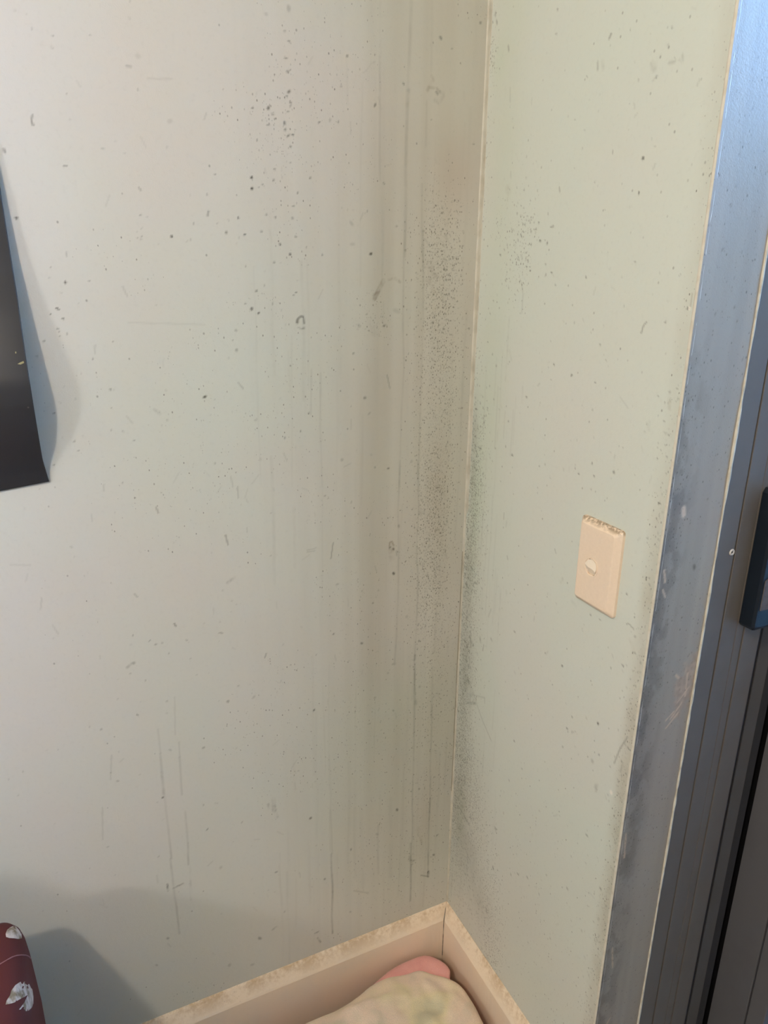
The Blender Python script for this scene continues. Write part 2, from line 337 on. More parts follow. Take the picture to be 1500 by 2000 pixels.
LEFT_STROKES = [([(-580.2,1515.9),(-581.2,1510.8)],1,.55,0),([(-580.9,1509.2),(-580.1,1506.2)],1.1,.6,0),([(-613.5,1480.0),(-612.9,1477.0)],1.2,.6,0),([(-554.6,1466.6),(-550.8,1467.3)],.9,.5,0),([(-477.1,1573.6),(-471.6,1573.4)],.9,.35,0),([(-475.2,1448.4),(-472.6,1445.2)],1,.35,0),([(-393.8,1424.8),(-395.1,1420.1)],1.3,.5,0),([(-453.7,1563.3),(-426,1565.8)],.8,.12,0),([(-563.6,1374.5),(-562.9,1370.8)],1,.3,0),([(-119.1,1684.2),(-119.9,1573.7),(-120.9,1487.5),(-120.1,1375.5)],2.4,.13,0),([(-119.3,1582.5),(-120,1564.8)],3.1,.14,0),([(-161.5,1616.9),(-160.3,1471.5)],1.5,.12,0),([(-91.3,1571.7),(-91.3,1517.1)],1.3,.1,0),([(-95.2,1469.9),(-93.1,1375.8)],1.2,.11,0),([(-160.6,1678.7),(-160.9,1617.0)],2,.05,0),([(-207.1,1612.0),(-206.2,1557.5)],1.5,.05,0),([(-87,1688.4),(-85.6,1607.6)],1.6,.06,0),([(-94,1410.0),(-88.7,1289.2),(-88.5,1184.6),(-88.8,1032.3)],1.4,.17,0),([(-122,1409.3),(-121.4,1287.3),(-119.3,1228.1),(-121.8,1055.8)],1.4,.13,0),([(-146.1,1210.3),(-141.3,1190.7)],.8,.35,0),([(-264.2,1224.5),(-266.3,1161.1)],1.3,.12,0),([(-250.9,1218.6),(-252.2,1052.2)],1.3,.13,0),([(-290.7,1271.5),(-297.2,1057.7)],1.2,.07,0),([(-368.8,1211.9),(-362.6,1203.9)],.9,.3,0),([(-296.2,1251.6),(-295.9,1195.1)],1.1,.05,0),([(-153.2,1313.9),(-152,1277.6)],1.1,.08,0),([(-122.5,1077.7),(-123.3,954.3),(-123.8,821.9),(-125,721.8)],1.5,.18,0),([(-125.1,723.6),(-130.4,723.8)],1.8,.25,0),([(-91.3,1074.4),(-86.9,882.7),(-87.8,743.6),(-86.3,607.1)],1.4,.17,0),([(-48.6,824.0),(-50.7,727.5)],1.8,.22,0),([(-234.4,960.7),(-238.5,935.1)],.9,.45,0),([(-249.3,1062.5),(-252.8,880.8)],1.5,.05,0),([(-277.2,951.7),(-265.1,951.9)],.9,.22,0),([(-87.5,730.8),(-88.4,721.9)],2,.3,0),([(-52.3,698.3),(-51.1,597.0)],2,.13,0),([(-37.8,917.8),(-31.7,900.0)],1,.2,0),([(-68.5,879.4),(-64.4,865.0)],1.2,.2,0),([(-89,710.8),(-85,513.7),(-84.8,312.7)],1.5,.22,0),([(-86.1,329.0),(-85.8,187.4)],2,.38,0),([(-92.8,290.5),(-77,284.0)],2.7,.22,0),([(-88.3,298.2),(-83,277.4)],3.2,.28,0),([(-49.8,620.2),(-48.5,417.7)],1.7,.17,0),([(-48.5,417.7),(-46.3,232.2)],1.9,.36,0),([(-46.2,243.1),(-46.3,231.1)],2.7,.6,0),([(-62.8,241.9),(-46.3,231.6)],1.3,.5,0),([(-247.1,464.5),(-245.6,367.1)],1.6,.12,0),([(-246.5,367.4),(-247.1,266.0),(-245.7,182.9)],1.9,.3,0),([(-155,396.4),(-153.3,282.9)],2,.15,0),([(-244.5,749.1),(-249.3,507.4)],1.7,.04,0),([(-71.8,359.8),(-63.6,320.1)],2.6,.2,1),([(-204,265.2),(-174.7,247.1)],1.6,.2,0),([(-80.3,284.3),(-83,429.9)],2.2,.05,0),([(-190.2,448.7),(-186,265.3)],3.9,.05,0),([(-131,446.9),(-127.3,266.6)],4,.05,0),([(-200.9,452.5),(-201.2,292.8)],2.4,.06,0),([(-516.8,666.5),(-518.3,577.6),(-518.8,468.8)],1.7,.2,0),([(-519.1,633.4),(-519.3,592.0)],2.1,.12,0),([(-518.8,468.8),(-519.2,392.5),(-518.1,312.2)],1.7,.17,0),([(-490.3,651.3),(-492.3,582.6)],1.5,.17,0),([(-490.5,549.8),(-490.4,513.3),(-491.7,446.3)],1.6,.2,0),([(-527.7,421.4),(-527.8,407.1)],1.7,.5,0),([(-519.3,408.9),(-503.6,411.7)],1.7,.35,0),([(-549.4,821.4),(-543.9,825.8),(-539.2,826.2)],2,.35,0),([(-348.4,522.6),(-347.7,499.5)],3.7,.22,0),([(-356.7,516.1),(-355.4,508.0)],2.3,.2,0),([(-346.1,498.9),(-343.4,484.4)],2.8,.15,0),([(-361.5,245.6),(-354.5,248.8)],2.1,.3,0),([(-281.3,199.3),(-275.7,200.2)],2,.45,0),([(-276.8,186.2),(-271.5,173.1)],1.8,.45,0),([(-246.1,370.2),(-247.8,209.7)],1.3,.1,0),([(-350.9,788.7),(-348.4,796.0)],1.1,.45,0),([(-417.8,846.9),(-412.8,845.2)],1.1,.45,0),([(-480.4,875.8),(-478.4,871.2)],1.2,.6,0),([(-585.1,684.8),(-590.7,643.9)],1.2,.15,0),([(-607.3,599.3),(-612.9,542.6)],1.2,.15,0),([(-491.4,442.4),(-494.1,373.5)],1.9,.1,0),([(-245.7,577.1),(-248.2,375.2)],1.8,.08,0),([(-489.5,756.8),(-494.2,692.9)],1.2,.12,0),([(-542.6,444.9),(-542.5,429.7)],1.5,.12,0),([(-489,678.0),(-490.3,651.3)],1.2,.15,0),([(-517.4,709.7),(-517,666.6)],1.2,.12,0),([(-398.3,998.0),(-395.5,982.8)],1.2,.45,0),([(-400.5,924.5),(-390.4,930.8)],2.3,.25,0),([(-490.3,1052.6),(-487.7,1043.5)],1.1,.4,0),([(-376.7,1067.6),(-376.9,1051.0)],1.1,.25,0),([(-480.6,1184.0),(-474,1178.1)],2.1,.15,0),([(-502,1293.9),(-407.8,1289.0)],.7,.1,0),([(-673.7,1000.2),(-650.8,995.5)],1.1,.12,0),([(-277.1,954.7),(-262.3,956.4)],.9,.2,0),([(-529.7,931.6),(-526.2,926.3)],1.1,.3,0),([(-84.9,1602.2),(-82.4,1598.1),(-87.9,1590.9),(-91.1,1585.1)],2.4,.22,1),([(-88.4,1589.3),(-77.8,1589.0),(-71.9,1584.6)],1.7,.35,1),([(-73.3,1584.9),(-66,1584.0),(-65,1580.8)],2,.25,0),([(-65.9,1580.7),(-71.4,1572.3),(-77.3,1574.1)],2.8,.2,0),([(-76.8,1584.2),(-74.7,1582.1)],1.6,.45,0),([(-167.1,1318.7),(-160.7,1329.8),(-153.5,1341.9)],3.4,.38,1),([(-169.4,1323.0),(-162.1,1326.8)],1.5,.25,1),([(-144.7,1343.9),(-134.4,1345.7),(-126.9,1340.6)],2,.22,1),([(-79.9,1364.9),(-77.6,1352.1),(-82.8,1341.7)],7,.2,1),([(-73.9,1352.1),(-67.5,1346.9)],3.1,.15,1),([(-74.7,1331.3),(-72.9,1324.7)],3.1,.2,1),([(-176.6,1283.4),(-169.2,1272.8)],5.3,.08,1),([(-282.9,1288.7),(-281.4,1293.6),(-277.3,1296.4),(-274.6,1295.9)],1.6,.6,0),([(-273.8,1294.6),(-273,1287.2)],1.3,.6,0),([(-282.5,1291.6),(-281.6,1288.6)],1.9,.65,0),([(-275.1,1280.5),(-272.9,1280.9)],1.2,.5,0),([(-281.7,1282.4),(-276.4,1279.3)],1,.3,0),([(-139.4,939.2),(-138.5,945.5),(-134.5,946.4),(-131.7,939.6)],1.4,.5,1),([(-135.7,937.0),(-134.2,923.9),(-135.4,917.6)],5.7,.22,1),([(-126.6,929.1),(-126.1,920.9)],1.2,.3,0),([(-85.7,991.8),(-85.5,985.4)],3.3,.25,0),([(-85.6,989.5),(-78,986.6)],2,.2,0)]
RIGHT_DOTS = [(-150.2,1652,1.5,.4),(-151.1,1626.8,1.9,.3),(-214.6,1570.2,1.3,.35),(-278.4,1601.9,1.2,.3),(-338.6,1589.9,1.3,.4),(-318.2,1474.5,1.9,.8),(-317.5,1440.5,1.5,.75),(-270.1,1485.8,1.6,.4),(-217.3,1495.3,1.2,.3),(-244.8,1457.5,1.2,.35),(-324.6,1549.5,1.3,.5),(-16.5,1679.7,2.5,.4),(-20.6,1669.5,2.5,.45),(-10.5,1671.9,1.7,.4),(-143.3,1417.5,1.4,.55),(-138.2,1409.7,1.6,.55),(-170.1,1411.4,1.7,.5),(-173.9,1411.9,1.3,.5),(-164.2,1392.1,1.6,.5),(-159.1,1395.6,1.1,.4),(-148.1,1395.3,1.4,.5),(-94,1430.7,1.4,.4),(-161.6,1426.8,1.4,.35),(-105.7,1403.7,1.3,.4),(-126.6,1421.6,1.3,.35),(-107.1,1498.5,1.4,.25),(-68.8,1385,1.4,.4),(-60.3,1378.1,1.4,.4),(-108.2,1436.9,1.3,.3),(-109.3,1473.3,1.3,.25),(-83.1,1411.5,1.3,.35),(-108.4,1417.7,1.1,.3),(-149.5,1395.3,1.7,.55),(-164.5,1392,1.3,.5),(-164.3,1366.5,1.4,.4),(-166,1353.2,1.6,.5),(-178,1356.4,1.7,.6),(-187.6,1341.8,1.5,.35),(-244.8,1352.1,1.5,.55),(-305.3,1354,1.1,.4),(-323.9,1370,1.4,.35),(-58.7,1378.4,1.5,.4),(-48.5,1315.5,1.4,.4),(-42,1297.2,1.6,.4),(-230.6,1297.9,1.5,.3),(-281.2,1276.3,1.3,.45),(-197.7,1242.6,1.5,.65),(-234.9,1234,1.6,.65),(-294.3,1259,1.2,.35),(-279.4,1230.9,1.3,.5),(-187.2,1271.4,1.4,.25),(-65.2,1224.3,1.7,.4),(-53.7,1239.8,1.6,.4),(-143.7,1191.3,1.9,.5),(-104.7,1149.4,1.7,.45),(-279.6,1197.5,1.5,.3),(-287.1,1163.7,1.2,.3),(-102.1,1111.3,1.5,.55),(-119.4,1102.2,2.1,.6),(-288.4,1131.6,1.5,.5),(-266.2,1112.2,1.5,.5),(-294.5,1116.2,1.3,.5),(-328,1130.1,1.7,.5),(-338.2,1162.2,1.1,.4),(-392.4,1162.4,1.2,.5),(-404,1191.7,1.3,.5),(-412.7,1156.4,1.2,.6),(-196.4,1107.4,1.3,.35),(-258,1117.4,1.2,.35),(-291.6,1098.2,1.3,.35),(-403.4,1113.4,1.4,.6),(-405.8,1325,1.4,.7),(-378.8,1309.7,1.4,.6),(-369.3,1187.7,1,.3),(-94.3,1056.1,1.3,.3),(-75.3,1102.7,1.4,.3),(-184.3,1102.1,1.5,.4),(-294.3,1116.4,1.2,.5),(-265.6,1112.2,1.2,.35),(-327.3,1130.4,1.9,.35),(-288.9,1131.5,1.2,.4),(-257.5,1117.4,1.2,.3),(-403,1113.4,1.4,.6),(-403.8,1093.9,1.1,.35),(-399.2,1019.8,1.4,.7),(-372.6,988.2,1.3,.6),(-379.5,951.1,1.2,.6),(-315.1,933.5,1.4,.5),(-332.8,935.1,1.5,.45),(-270.9,834,1.5,.65),(-380.5,894.7,1.4,.5),(-381.5,892.7,1.1,.5),(-361.4,879.9,1.2,.5),(-351.4,791,1.6,.75),(-300.3,769.1,1.4,.35),(-294.2,746.5,1.4,.4),(-304.3,746.4,1.5,.45),(-310.2,750.9,1.2,.35),(-401.9,1051.6,1.1,.4),(-226.3,925.6,1.2,.2),(-199.8,898,1.4,.2),(-154.8,831.7,1.6,.35),(-338.8,958.3,1.1,.25),(-167.3,960.8,1.1,.25),(-350.8,789.7,1.8,.65),(-292.8,745.3,1.6,.5),(-295.8,741.7,1.4,.45),(-306.9,748.1,1.2,.4),(-288.6,711.6,1.6,.4),(-359.5,746.6,1.5,.5),(-176.1,646.9,1.9,.5),(-201.1,611.7,1.7,.4),(-170.7,567.5,1.8,.4),(-251.7,569.9,1.6,.35),(-355.2,609.4,2.4,.4),(-144.7,362.7,2.8,.55),(-237.5,426.7,2.1,.5),(-195.1,394.1,1.9,.55),(-213.4,411.7,2.4,.5),(-281.5,471.7,1.6,.35),(-329.2,489.6,2.3,.35),(-393.2,548.7,2,.4),(-301.5,769.4,1.5,.3),(-329.9,550.2,1.5,.3),(-269.2,422.2,1.9,.3),(-168.2,348.7,1.8,.35),(-162.6,495.3,1.9,.3),(-144.2,448,2.7,.3),(-348.9,729.3,3,.25),(-360.6,696.1,3.8,.18),(-381.5,743.3,1.3,.35),(-359.5,564.1,1.3,.25),(-304.7,366.6,1.9,.3),(-367.8,447.1,1.8,.25),(-344.9,443.1,1.4,.25)]
RIGHT_STROKES = [([(-246.4,1600.9),(-248.8,1604.4)],1.4,.5,0),([(-231.2,1581.5),(-232.4,1573.9)],1.5,.3,0),([(-238.2,1580.1),(-240.2,1573.3)],2.8,.1,0),([(-317.3,1561.9),(-320,1557.9)],3.9,.2,0),([(-323.9,1565.6),(-327.2,1568.2)],1.9,.12,0),([(-336.3,1576.2),(-337,1573.6)],1.3,.2,0),([(-340.1,1559.0),(-347.5,1558.7)],1.6,.22,0),([(-356,1562.3),(-356.9,1557.3)],1.9,.22,0),([(-320.6,1546.8),(-324,1549.6)],1.3,.15,0),([(-180.5,1456.4),(-181.6,1451.2)],.9,.4,0),([(-50.3,1635.7),(-52.3,1630.0)],1.6,.4,0),([(-60.2,1585.3),(-61.9,1569.6)],1.3,.15,0),([(-68.4,1463.2),(-71.1,1459.5)],5.4,.2,1),([(-70,1457.2),(-69.1,1449.0)],1.9,.15,1),([(-12.8,1627.2),(-19.3,1621.4)],2,.2,0),([(-114.5,1342.0),(-119.7,1327.5),(-120,1302.9)],1.3,.15,0),([(-345.5,1295.5),(-347.8,1303.8),(-351.9,1307.6)],.8,.5,0),([(-95.9,1249.7),(-102,1237.3)],2.3,.15,0),([(-409.8,1339.2),(-409.2,1326.3)],.8,.3,1),([(-324.3,1219.9),(-338.2,1210.1)],.8,.12,0),([(-373.7,1200.4),(-374.6,1192.0)],2.5,.12,0),([(-397.6,1229.7),(-399.2,1220.8)],2.4,.12,1),([(-412.2,1209.9),(-413.7,1206.1)],1.8,.2,1),([(-132.9,1204.6),(-134.3,1181.1)],2.2,.06,0),([(-79.7,1132.4),(-76.9,1111.7)],2.3,.06,0),([(-232.3,995.7),(-235.5,991.3)],1.1,.3,0),([(-382.2,952.3),(-390.5,949.3)],1,.35,0),([(-253.7,960.4),(-251,952.9)],2.2,.12,0),([(-277.6,936.2),(-286,933.6)],2.2,.15,0),([(-386.9,932.5),(-394.4,922.2)],2.7,.08,1),([(-402.7,801.9),(-394,781.1),(-387.1,752.5)],.9,.45,0),([(-401.1,757.2),(-400.1,748.0)],1.1,.25,0),([(-49.6,667.5),(-65.8,646.1),(-85.2,627.0),(-114.6,606.2)],1.2,.25,0),([(-46.9,657.0),(-87.5,674.3),(-88.5,664.1)],1.4,.2,0),([(-34.7,399.3),(-50.9,394.4)],2.3,.4,0),([(-54.9,392.6),(-62.9,390.0)],2.3,.4,0),([(-130.8,265.3),(-134.2,253.0)],2.7,.3,0),([(-140.6,449.8),(-144.9,441.5)],1.4,.25,0),([(-363.3,701.7),(-361.5,689.5)],2.3,.15,0),([(-18.8,1041.4),(-16.9,1031.4)],2.1,.45,0),([(-34.6,766.0),(-37.6,745.9)],2.5,.35,0),([(-63.2,776.5),(-65.6,768.9)],2.4,.55,0),([(-75.4,768.6),(-73.6,757.1)],1.3,.3,0),([(-32.9,680.7),(-37.6,675.9)],2.6,.45,0),([(-50,660.5),(-57.4,646.1)],2.8,.4,0),([(-33.9,632.8),(-60.4,647.1)],2.3,.3,0),([(-35.4,722.9),(-38.2,711.5)],2.1,.35,0),([(-109.4,1009.3),(-108.9,1000.1)],1,.3,0),([(-123.9,944.3),(-125.9,940.4)],1.2,.3,0),([(-90.6,840.7),(-84,824.3)],1.3,.2,0),([(-6.2,955.6),(-8.8,938.3)],2.1,.25,0),([(-26.9,983.5),(-31.8,978.6)],1.8,.35,0),([(-12,852.8),(-16.2,852.8)],2.6,.4,0),([(-26.8,887.2),(-28.7,885.9)],2.6,.45,0),([(-37.6,865.1),(-46.1,866.9)],1.7,.35,0),([(-95.7,789.1),(-98.1,787.6)],2,.45,0),([(-270.2,833.7),(-270.7,833.1)],1.5,.5,0),([(-156.3,832.1),(-156.9,831.5)],1.6,.35,0),([(-163.9,765.6),(-165.7,763.3)],2.1,.2,0)]
RIGHT_CHIPS = [(-389.2,707.6,3,3.8),(-408.1,1325.4,1.8,1.8),(-414.2,1114.2,1.8,2.4),(-415.5,628.8,2.3,7.0),(-414.7,651.8,1.9,9.2),(-413.9,608.5,1.6,4.7),(-415.1,685.2,1.5,6.0)]
GREY = np.array((.135, .125, .105)); BROWN = np.array((.34, .25, .165))

def lay_dots(tint, us, zs, dots, rng):
    for u, z, r, d in dots:
        u /= 1000; z /= 1000; r = max(r/1000*1.15, .0011)
        i0, i1 = np.searchsorted(us, (u-3*r, u+3*r)); j0, j1 = np.searchsorted(zs, (z-3*r, z+3*r))
        if i1 <= i0 or j1 <= j0: continue
        U, Z = np.meshgrid(us[i0:i1], zs[j0:j1])
        a = rng.uniform(0, 3.14); e = rng.uniform(1.0, 1.7)
        x = (U-u)*math.cos(a)+(Z-z)*math.sin(a); y = -(U-u)*math.sin(a)+(Z-z)*math.cos(a)
        q = np.sqrt((x*e)**2+(y/e**.5)**2)/r
        al = (d*1.05*(1-sstep(.45, 1.35, q)))[..., None]
        tint[j0:j1, i0:i1] *= 1-np.clip(al, 0, .92)*(1-GREY)

def lay_strokes(tint, us, zs, strokes, gain=1.0):
    for k, (pts, w, d, kind) in enumerate(strokes):
        P = np.array(pts)/1000; w = max(w/1000, .0010); pad = 3*w
        i0, i1 = np.searchsorted(us, (P[:, 0].min()-pad, P[:, 0].max()+pad))
        j0, j1 = np.searchsorted(zs, (P[:, 1].min()-pad, P[:, 1].max()+pad))
        if i1 <= i0 or j1 <= j0: continue
        U, Z = np.meshgrid(us[i0:i1], zs[j0:j1])
        length = np.abs(np.diff(P, axis=0)).sum()
        Uw = U+(vnoise(U, Z, 9, 14, k % 50)-.5)*(.004 if length > .1 else .0015)
        D = np.full(U.shape, 1e9)
        for a, b in zip(P[:-1], P[1:]):
            ab = b-a; L2 = (ab**2).sum()+1e-12
            t = np.clip(((Uw-a[0])*ab[0]+(Z-a[1])*ab[1])/L2, 0, 1)
            D = np.minimum(D, np.hypot(Uw-a[0]-t*ab[0], Z-a[1]-t*ab[1]))
        al = d*gain*(1-sstep(.4, 1.5, D/w))
        if length > .1: al = al*(.25+1.15*vnoise(U, Z, 30, 22, 60+k % 40))*(.7+.6*vnoise(U, Z, 300, 160, 61+k % 40))
        elif w > .0016: al = al*(.15+1.5*vnoise(U, Z, 420, 330, 60+k % 40)*vnoise(U, Z, 150, 120, 70+k % 40)*1.4)
        al = np.clip(al, 0, .9)[..., None]
        tint[j0:j1, i0:i1] *= 1-al*(1-(BROWN if kind else GREY))

def grid_lines(a, b, step):
    return np.linspace(a, b, int(round((b-a)/step))+1)

def wall_grid(name, us, zs, to3, tint, mould, mat, skip=None, parent=None):
    nu, nz = len(us), len(zs)
    U, Z = np.meshgrid(us, zs)
    co = to3(U.ravel(), Z.ravel()).astype(np.float32)
    idx = np.arange(nu*nz).reshape(nz, nu)
    q = np.stack((idx[:-1, :-1], idx[:-1, 1:], idx[1:, 1:], idx[1:, :-1]), -1).reshape(-1, 4)
    me = bpy.data.meshes.new(name)
    me.vertices.add(nu*nz); me.vertices.foreach_set('co', co.ravel())
    nf = len(q)
    me.loops.add(nf*4); me.loops.foreach_set('vertex_index', q.ravel().astype(np.int32))
    me.polygons.add(nf); me.polygons.foreach_set('loop_start', np.arange(0, nf*4, 4, dtype=np.int32))
    me.update(calc_edges=True)
    ca = me.attributes.new('tint', 'FLOAT_COLOR', 'POINT')
    rgba = np.ones((nu*nz, 4), np.float32); rgba[:, :3] = tint.reshape(-1, 3)
    ca.data.foreach_set('color', rgba.ravel())
    ma = me.attributes.new('mould', 'FLOAT', 'POINT'); ma.data.foreach_set('value', mould.ravel().astype(np.float32))
    return link(name, me, mat, parent)

RX0, RY0, RZ1 = -4.2, -3.6, 2.4          # far corners of the room
JY, JD = -0.4168, 0.0892                 # edge of the short wall, depth of the reveal

# ---- left wall (plane y = 0)
us = np.concatenate((np.array([RX0, -2.6, -1.3]), grid_lines(-.84, 0, .0017)))
zs = np.concatenate((grid_lines(0, 1.70, .0017), np.array([2.0, RZ1])))
U, Z = np.meshgrid(us, zs)
tint = np.ones(U.shape+(3,))
streak = vnoise(U, Z, 75, 2.2, 1)*.6+vnoise(U, Z, 30, 1.1, 2)*.4
soft = fbm(U, Z, 5, 11, 3)
g = sstep(-.42, -.10, U)*(.70+.50*streak)*(.7+.6*soft)
g += .5*bump1(U, -.145, .06)*(.4+.9*streak)
g *= .55+.45*sstep(.1, .6, Z)
tint *= 1-(g*.32)[..., None]*(1-np.array((.47, .41, .30)))
low = sstep(.95, .35, Z)*(.3+.9*soft)*sstep(-.80, -.2, U)
tint *= 1-(low*.07)[..., None]*(1-np.array((.5, .42, .34)))
fs = vnoise(U, Z, 160, 4, 5)*vnoise(U, Z, 40, 3, 6)
tint *= 1-(fs*.07*sstep(-.55, -.05, U))[..., None]*np.ones(3)
# faint warm/cool colour patches
pk = fbm(U, Z, 3.2, 31, 2); gr = fbm(U+7, Z+3, 3.6, 41, 2)
tint *= 1+((pk-.5)*.05)[..., None]*np.array((1, -.2, 0))+((gr-.5)*.05)[..., None]*np.array((-.6, .5, 0))
# brown patch and reddish columns next to the corner
br = (bump1(U, -.045, .03)*bump1(Z, 1.485, .055)+.9*bump1(U, -.058, .022)*bump1(Z, 1.02, .10)*(.4+fbm(U, Z, 90, 51))
      + .6*bump1(U, -.062, .02)*bump1(Z, .36, .10))
tint *= 1-np.clip(br*.20, 0, .5)[..., None]*(1-np.array((.62, .40, .26)))
mould = (.85*bump1(U, -.060, .030)*sstep(.62, .95, Z)*sstep(1.52, 1.38, Z)*(.25+1.2*fbm(U, Z, 28, 61, 2, .35))
         + .34*bump1(U, -.045, .035)*sstep(.2, .6, Z)*sstep(1.1, .8, Z)*(.3+fbm(U, Z, 28, 62, 2, .35))
         + .12*sstep(-.32, -.02, U)*sstep(.35, .2, np.abs(Z-.45))*fbm(U, Z, 14, 63)
         + .5*bump1(U, -.163, .02)*bump1(Z, 1.285, .03)*fbm(U, Z, 60, 64)
         + .16*bump1(U, -.30, .02)*bump1(Z, 1.55, .07)
         + .05*(fbm(U, Z, 6, 65) > .55)*sstep(-.7, -.3, U))
rng = np.random.default_rng(5)
lay_dots(tint, us, zs, LEFT_DOTS, rng)
rand = [(rng.uniform(-720, -20), rng.uniform(200, 1640), rng.uniform(.7, 1.5), rng.uniform(.08, .28)) for _ in range(260)]
lay_dots(tint, us, zs, rand, rng)
faint = []
for _ in range(90):
    x = rng.uniform(-700, -30); y = rng.uniform(180, 1600); L = rng.uniform(4, 16); a = rng.normal(1.57, .6)
    faint.append(([(x, y), (x+L*math.cos(a), y+L*math.sin(a))], .9, rng.uniform(.06, .2), 0))
for _ in range(70):
    x = -330*rng.random()**1.2-12; y = rng.uniform(300, 1600); L = rng.uniform(60, 300)
    faint.append(([(x, y), (x-.012*L, y-L)], rng.uniform(.9, 2.6), rng.uniform(.02, .07), int(rng.random() < .5)))
lay_strokes(tint, us, zs, faint)
col_ = [(-60+rng.normal(0, 17), rng.choice((1390, 1330, 1060, 960, 900))+rng.normal(0, 45), rng.uniform(.7, 1.3), rng.uniform(.2, .5)) for _ in range(330)]
lay_dots(tint, us, zs, [q for q in col_ if q[0] < -6], rng)
lay_strokes(tint, us, zs, LEFT_STROKES, 1.0)
wall_left = wall_grid('wall_left', us, zs, lambda u, z: np.stack((u, 0*u, z), -1), tint, mould, M['wall_left'])
tag(wall_left, 'long cream wall left of the corner with brown drips and dark specks', 'wall', 'structure')

# ---- short right wall (plane x = 0) with the lintel and the far side of the door opening
us = grid_lines(JY+.004, 0, .0017)
U, Z = np.meshgrid(us, zs)
tint = np.ones(U.shape+(3,))
streak = vnoise(U, Z, 80, 2.5, 101)*.6+vnoise(U, Z, 35, 1.2, 102)*.4
soft = fbm(U, Z, 6, 111, 3)
green = bump1(U, -.055, .04)*sstep(.9, 1.15, Z)*(.5+.8*soft)
tint *= 1-(green*.10)[..., None]*(1-np.array((.45, .72, .25)))
near = sstep(-.17, -.01, U)*(.3+.7*streak)*sstep(1.5, .55, Z)*(.6+.6*soft)
tint *= 1-(near*.32)[..., None]*(1-np.array((.38, .35, .26)))
green2 = bump1(U, -.03, .018)*(bump1(Z, .98, .12)+.8*bump1(Z, .40, .06)+.8*bump1(Z, 1.62, .03))
tint *= 1-(green2*.12)[..., None]*(1-np.array((.4, .75, .3)))
low = sstep(.75, .2, Z)*(.3+.9*soft)
tint *= 1-(low*.10)[..., None]*(1-np.array((.5, .46, .36)))
edge = sstep(JY+.032, JY+.004, U)*(.25+1.1*fbm(U, Z, 60, 121, 3, .4))*(.35+.65*sstep(1.25, .9, Z))
tint *= 1-np.clip(edge*.42, 0, .7)[..., None]*(1-np.array((.50, .38, .24)))
pk = fbm(U, Z, 4.2, 131, 2); gr = fbm(U+7, Z+3, 4.6, 141, 2)
tint *= 1+((pk-.5)*.04)[..., None]*np.array((1, -.1, 0))+((gr-.5)*.04)[..., None]*np.array((-.6, .4, 0))
mould = (1.5*bump1(U, -.020, .026)*sstep(.20, .36, Z)*sstep(1.20, .98, Z)*(.15+1.3*fbm(U, Z, 22, 161, 2, .35))
         + 1.0*bump1(U, -.055-.10*sstep(.55, .2, Z), .035)*sstep(.62, .40, Z)*(.1+1.2*fbm(U, Z, 20, 162, 2, .4))
         + .6*sstep(-.13, 0, U)*sstep(1.0, .3, Z)*fbm(U, Z, 30, 163, 2, .4)
         + .7*bump1(U, -.105, .03)*bump1(Z, 1.385, .05)*fbm(U, Z, 45, 164)
         + .35*bump1(U, -.055, .012)*bump1(Z, 1.42, .02)
         + .22*bump1(U, -.014, .012)*sstep(1.0, 1.2, Z)*fbm(U, Z, 40, 165)
         + .7*bump1(U, -.012, .01)*bump1(Z, 1.63, .02)
         + .35*edge + .10*low*fbm(U, Z, 12, 166))
rng = np.random.default_rng(9)
lay_dots(tint, us, zs, RIGHT_DOTS, rng)
lay_dots(tint, us, zs, [(rng.uniform(-405, -10), rng.uniform(180, 1640), rng.uniform(.7, 1.4), rng.uniform(.08, .28)) for _ in range(200)], rng)
faint = []
for _ in range(60):
    x = -140*rng.random()**1.5-4; y = rng.uniform(220, 1300); L = rng.uniform(20, 120)
    faint.append(([(x, y), (x, y-L)], rng.uniform(.9, 2.0), rng.uniform(.03, .10), 0))
for _ in range(40):
    x = rng.uniform(-400, -40); y = rng.uniform(180, 1600); L = rng.uniform(3, 10); a = rng.normal(1.57, .6)
    faint.append(([(x, y), (x+L*math.cos(a), y+L*math.sin(a))], .9, rng.uniform(.06, .2), 0))
lay_strokes(tint, us, zs, faint)
spk = []
for _ in range(620):
    z_ = rng.choice((1130, 1060, 930, 860, 760, 700, 600, 480, 420))+rng.normal(0, 45)
    spk.append((-abs(rng.normal(14, 20))-3, z_, rng.uniform(.8, 1.7), rng.uniform(.25, .6)))
for _ in range(330):
    z_ = rng.uniform(190, 560); spk.append((-abs(rng.normal(.25*(560-z_), 30))-4, z_, rng.uniform(.8, 1.7), rng.uniform(.2, .5)))
for _ in range(60): spk.append((rng.normal(-108, 20), rng.normal(1385, 38), rng.uniform(.8, 1.5), rng.uniform(.25, .55)))
for _ in range(170):
    z_ = rng.uniform(200, 1250); spk.append((-411+abs(rng.normal(0, 14)), z_, rng.uniform(.8, 1.6), rng.uniform(.15, .45)))
lay_dots(tint, us, zs, spk, rng)
for u_, z_, w_, h_, d_ in ((-16, 1100, 12, 75, .30), (-20, 880, 15, 90, .26), (-24, 690, 20, 90, .30), (-26, 400, 24, 60, .30), (-60, 330, 38, 60, .26), (-110, 255, 40, 45, .22)):
    q = np.exp(-((U*1000-u_)/w_)**2-((Z*1000-z_)/h_)**2)*(.3+1.1*fbm(U, Z, 70, 171, 3, .45))
    tint *= 1-np.clip(q*d_, 0, .6)[..., None]*(1-np.array((.27, .235, .18)))
lay_strokes(tint, us, zs, RIGHT_STROKES, 1.0)
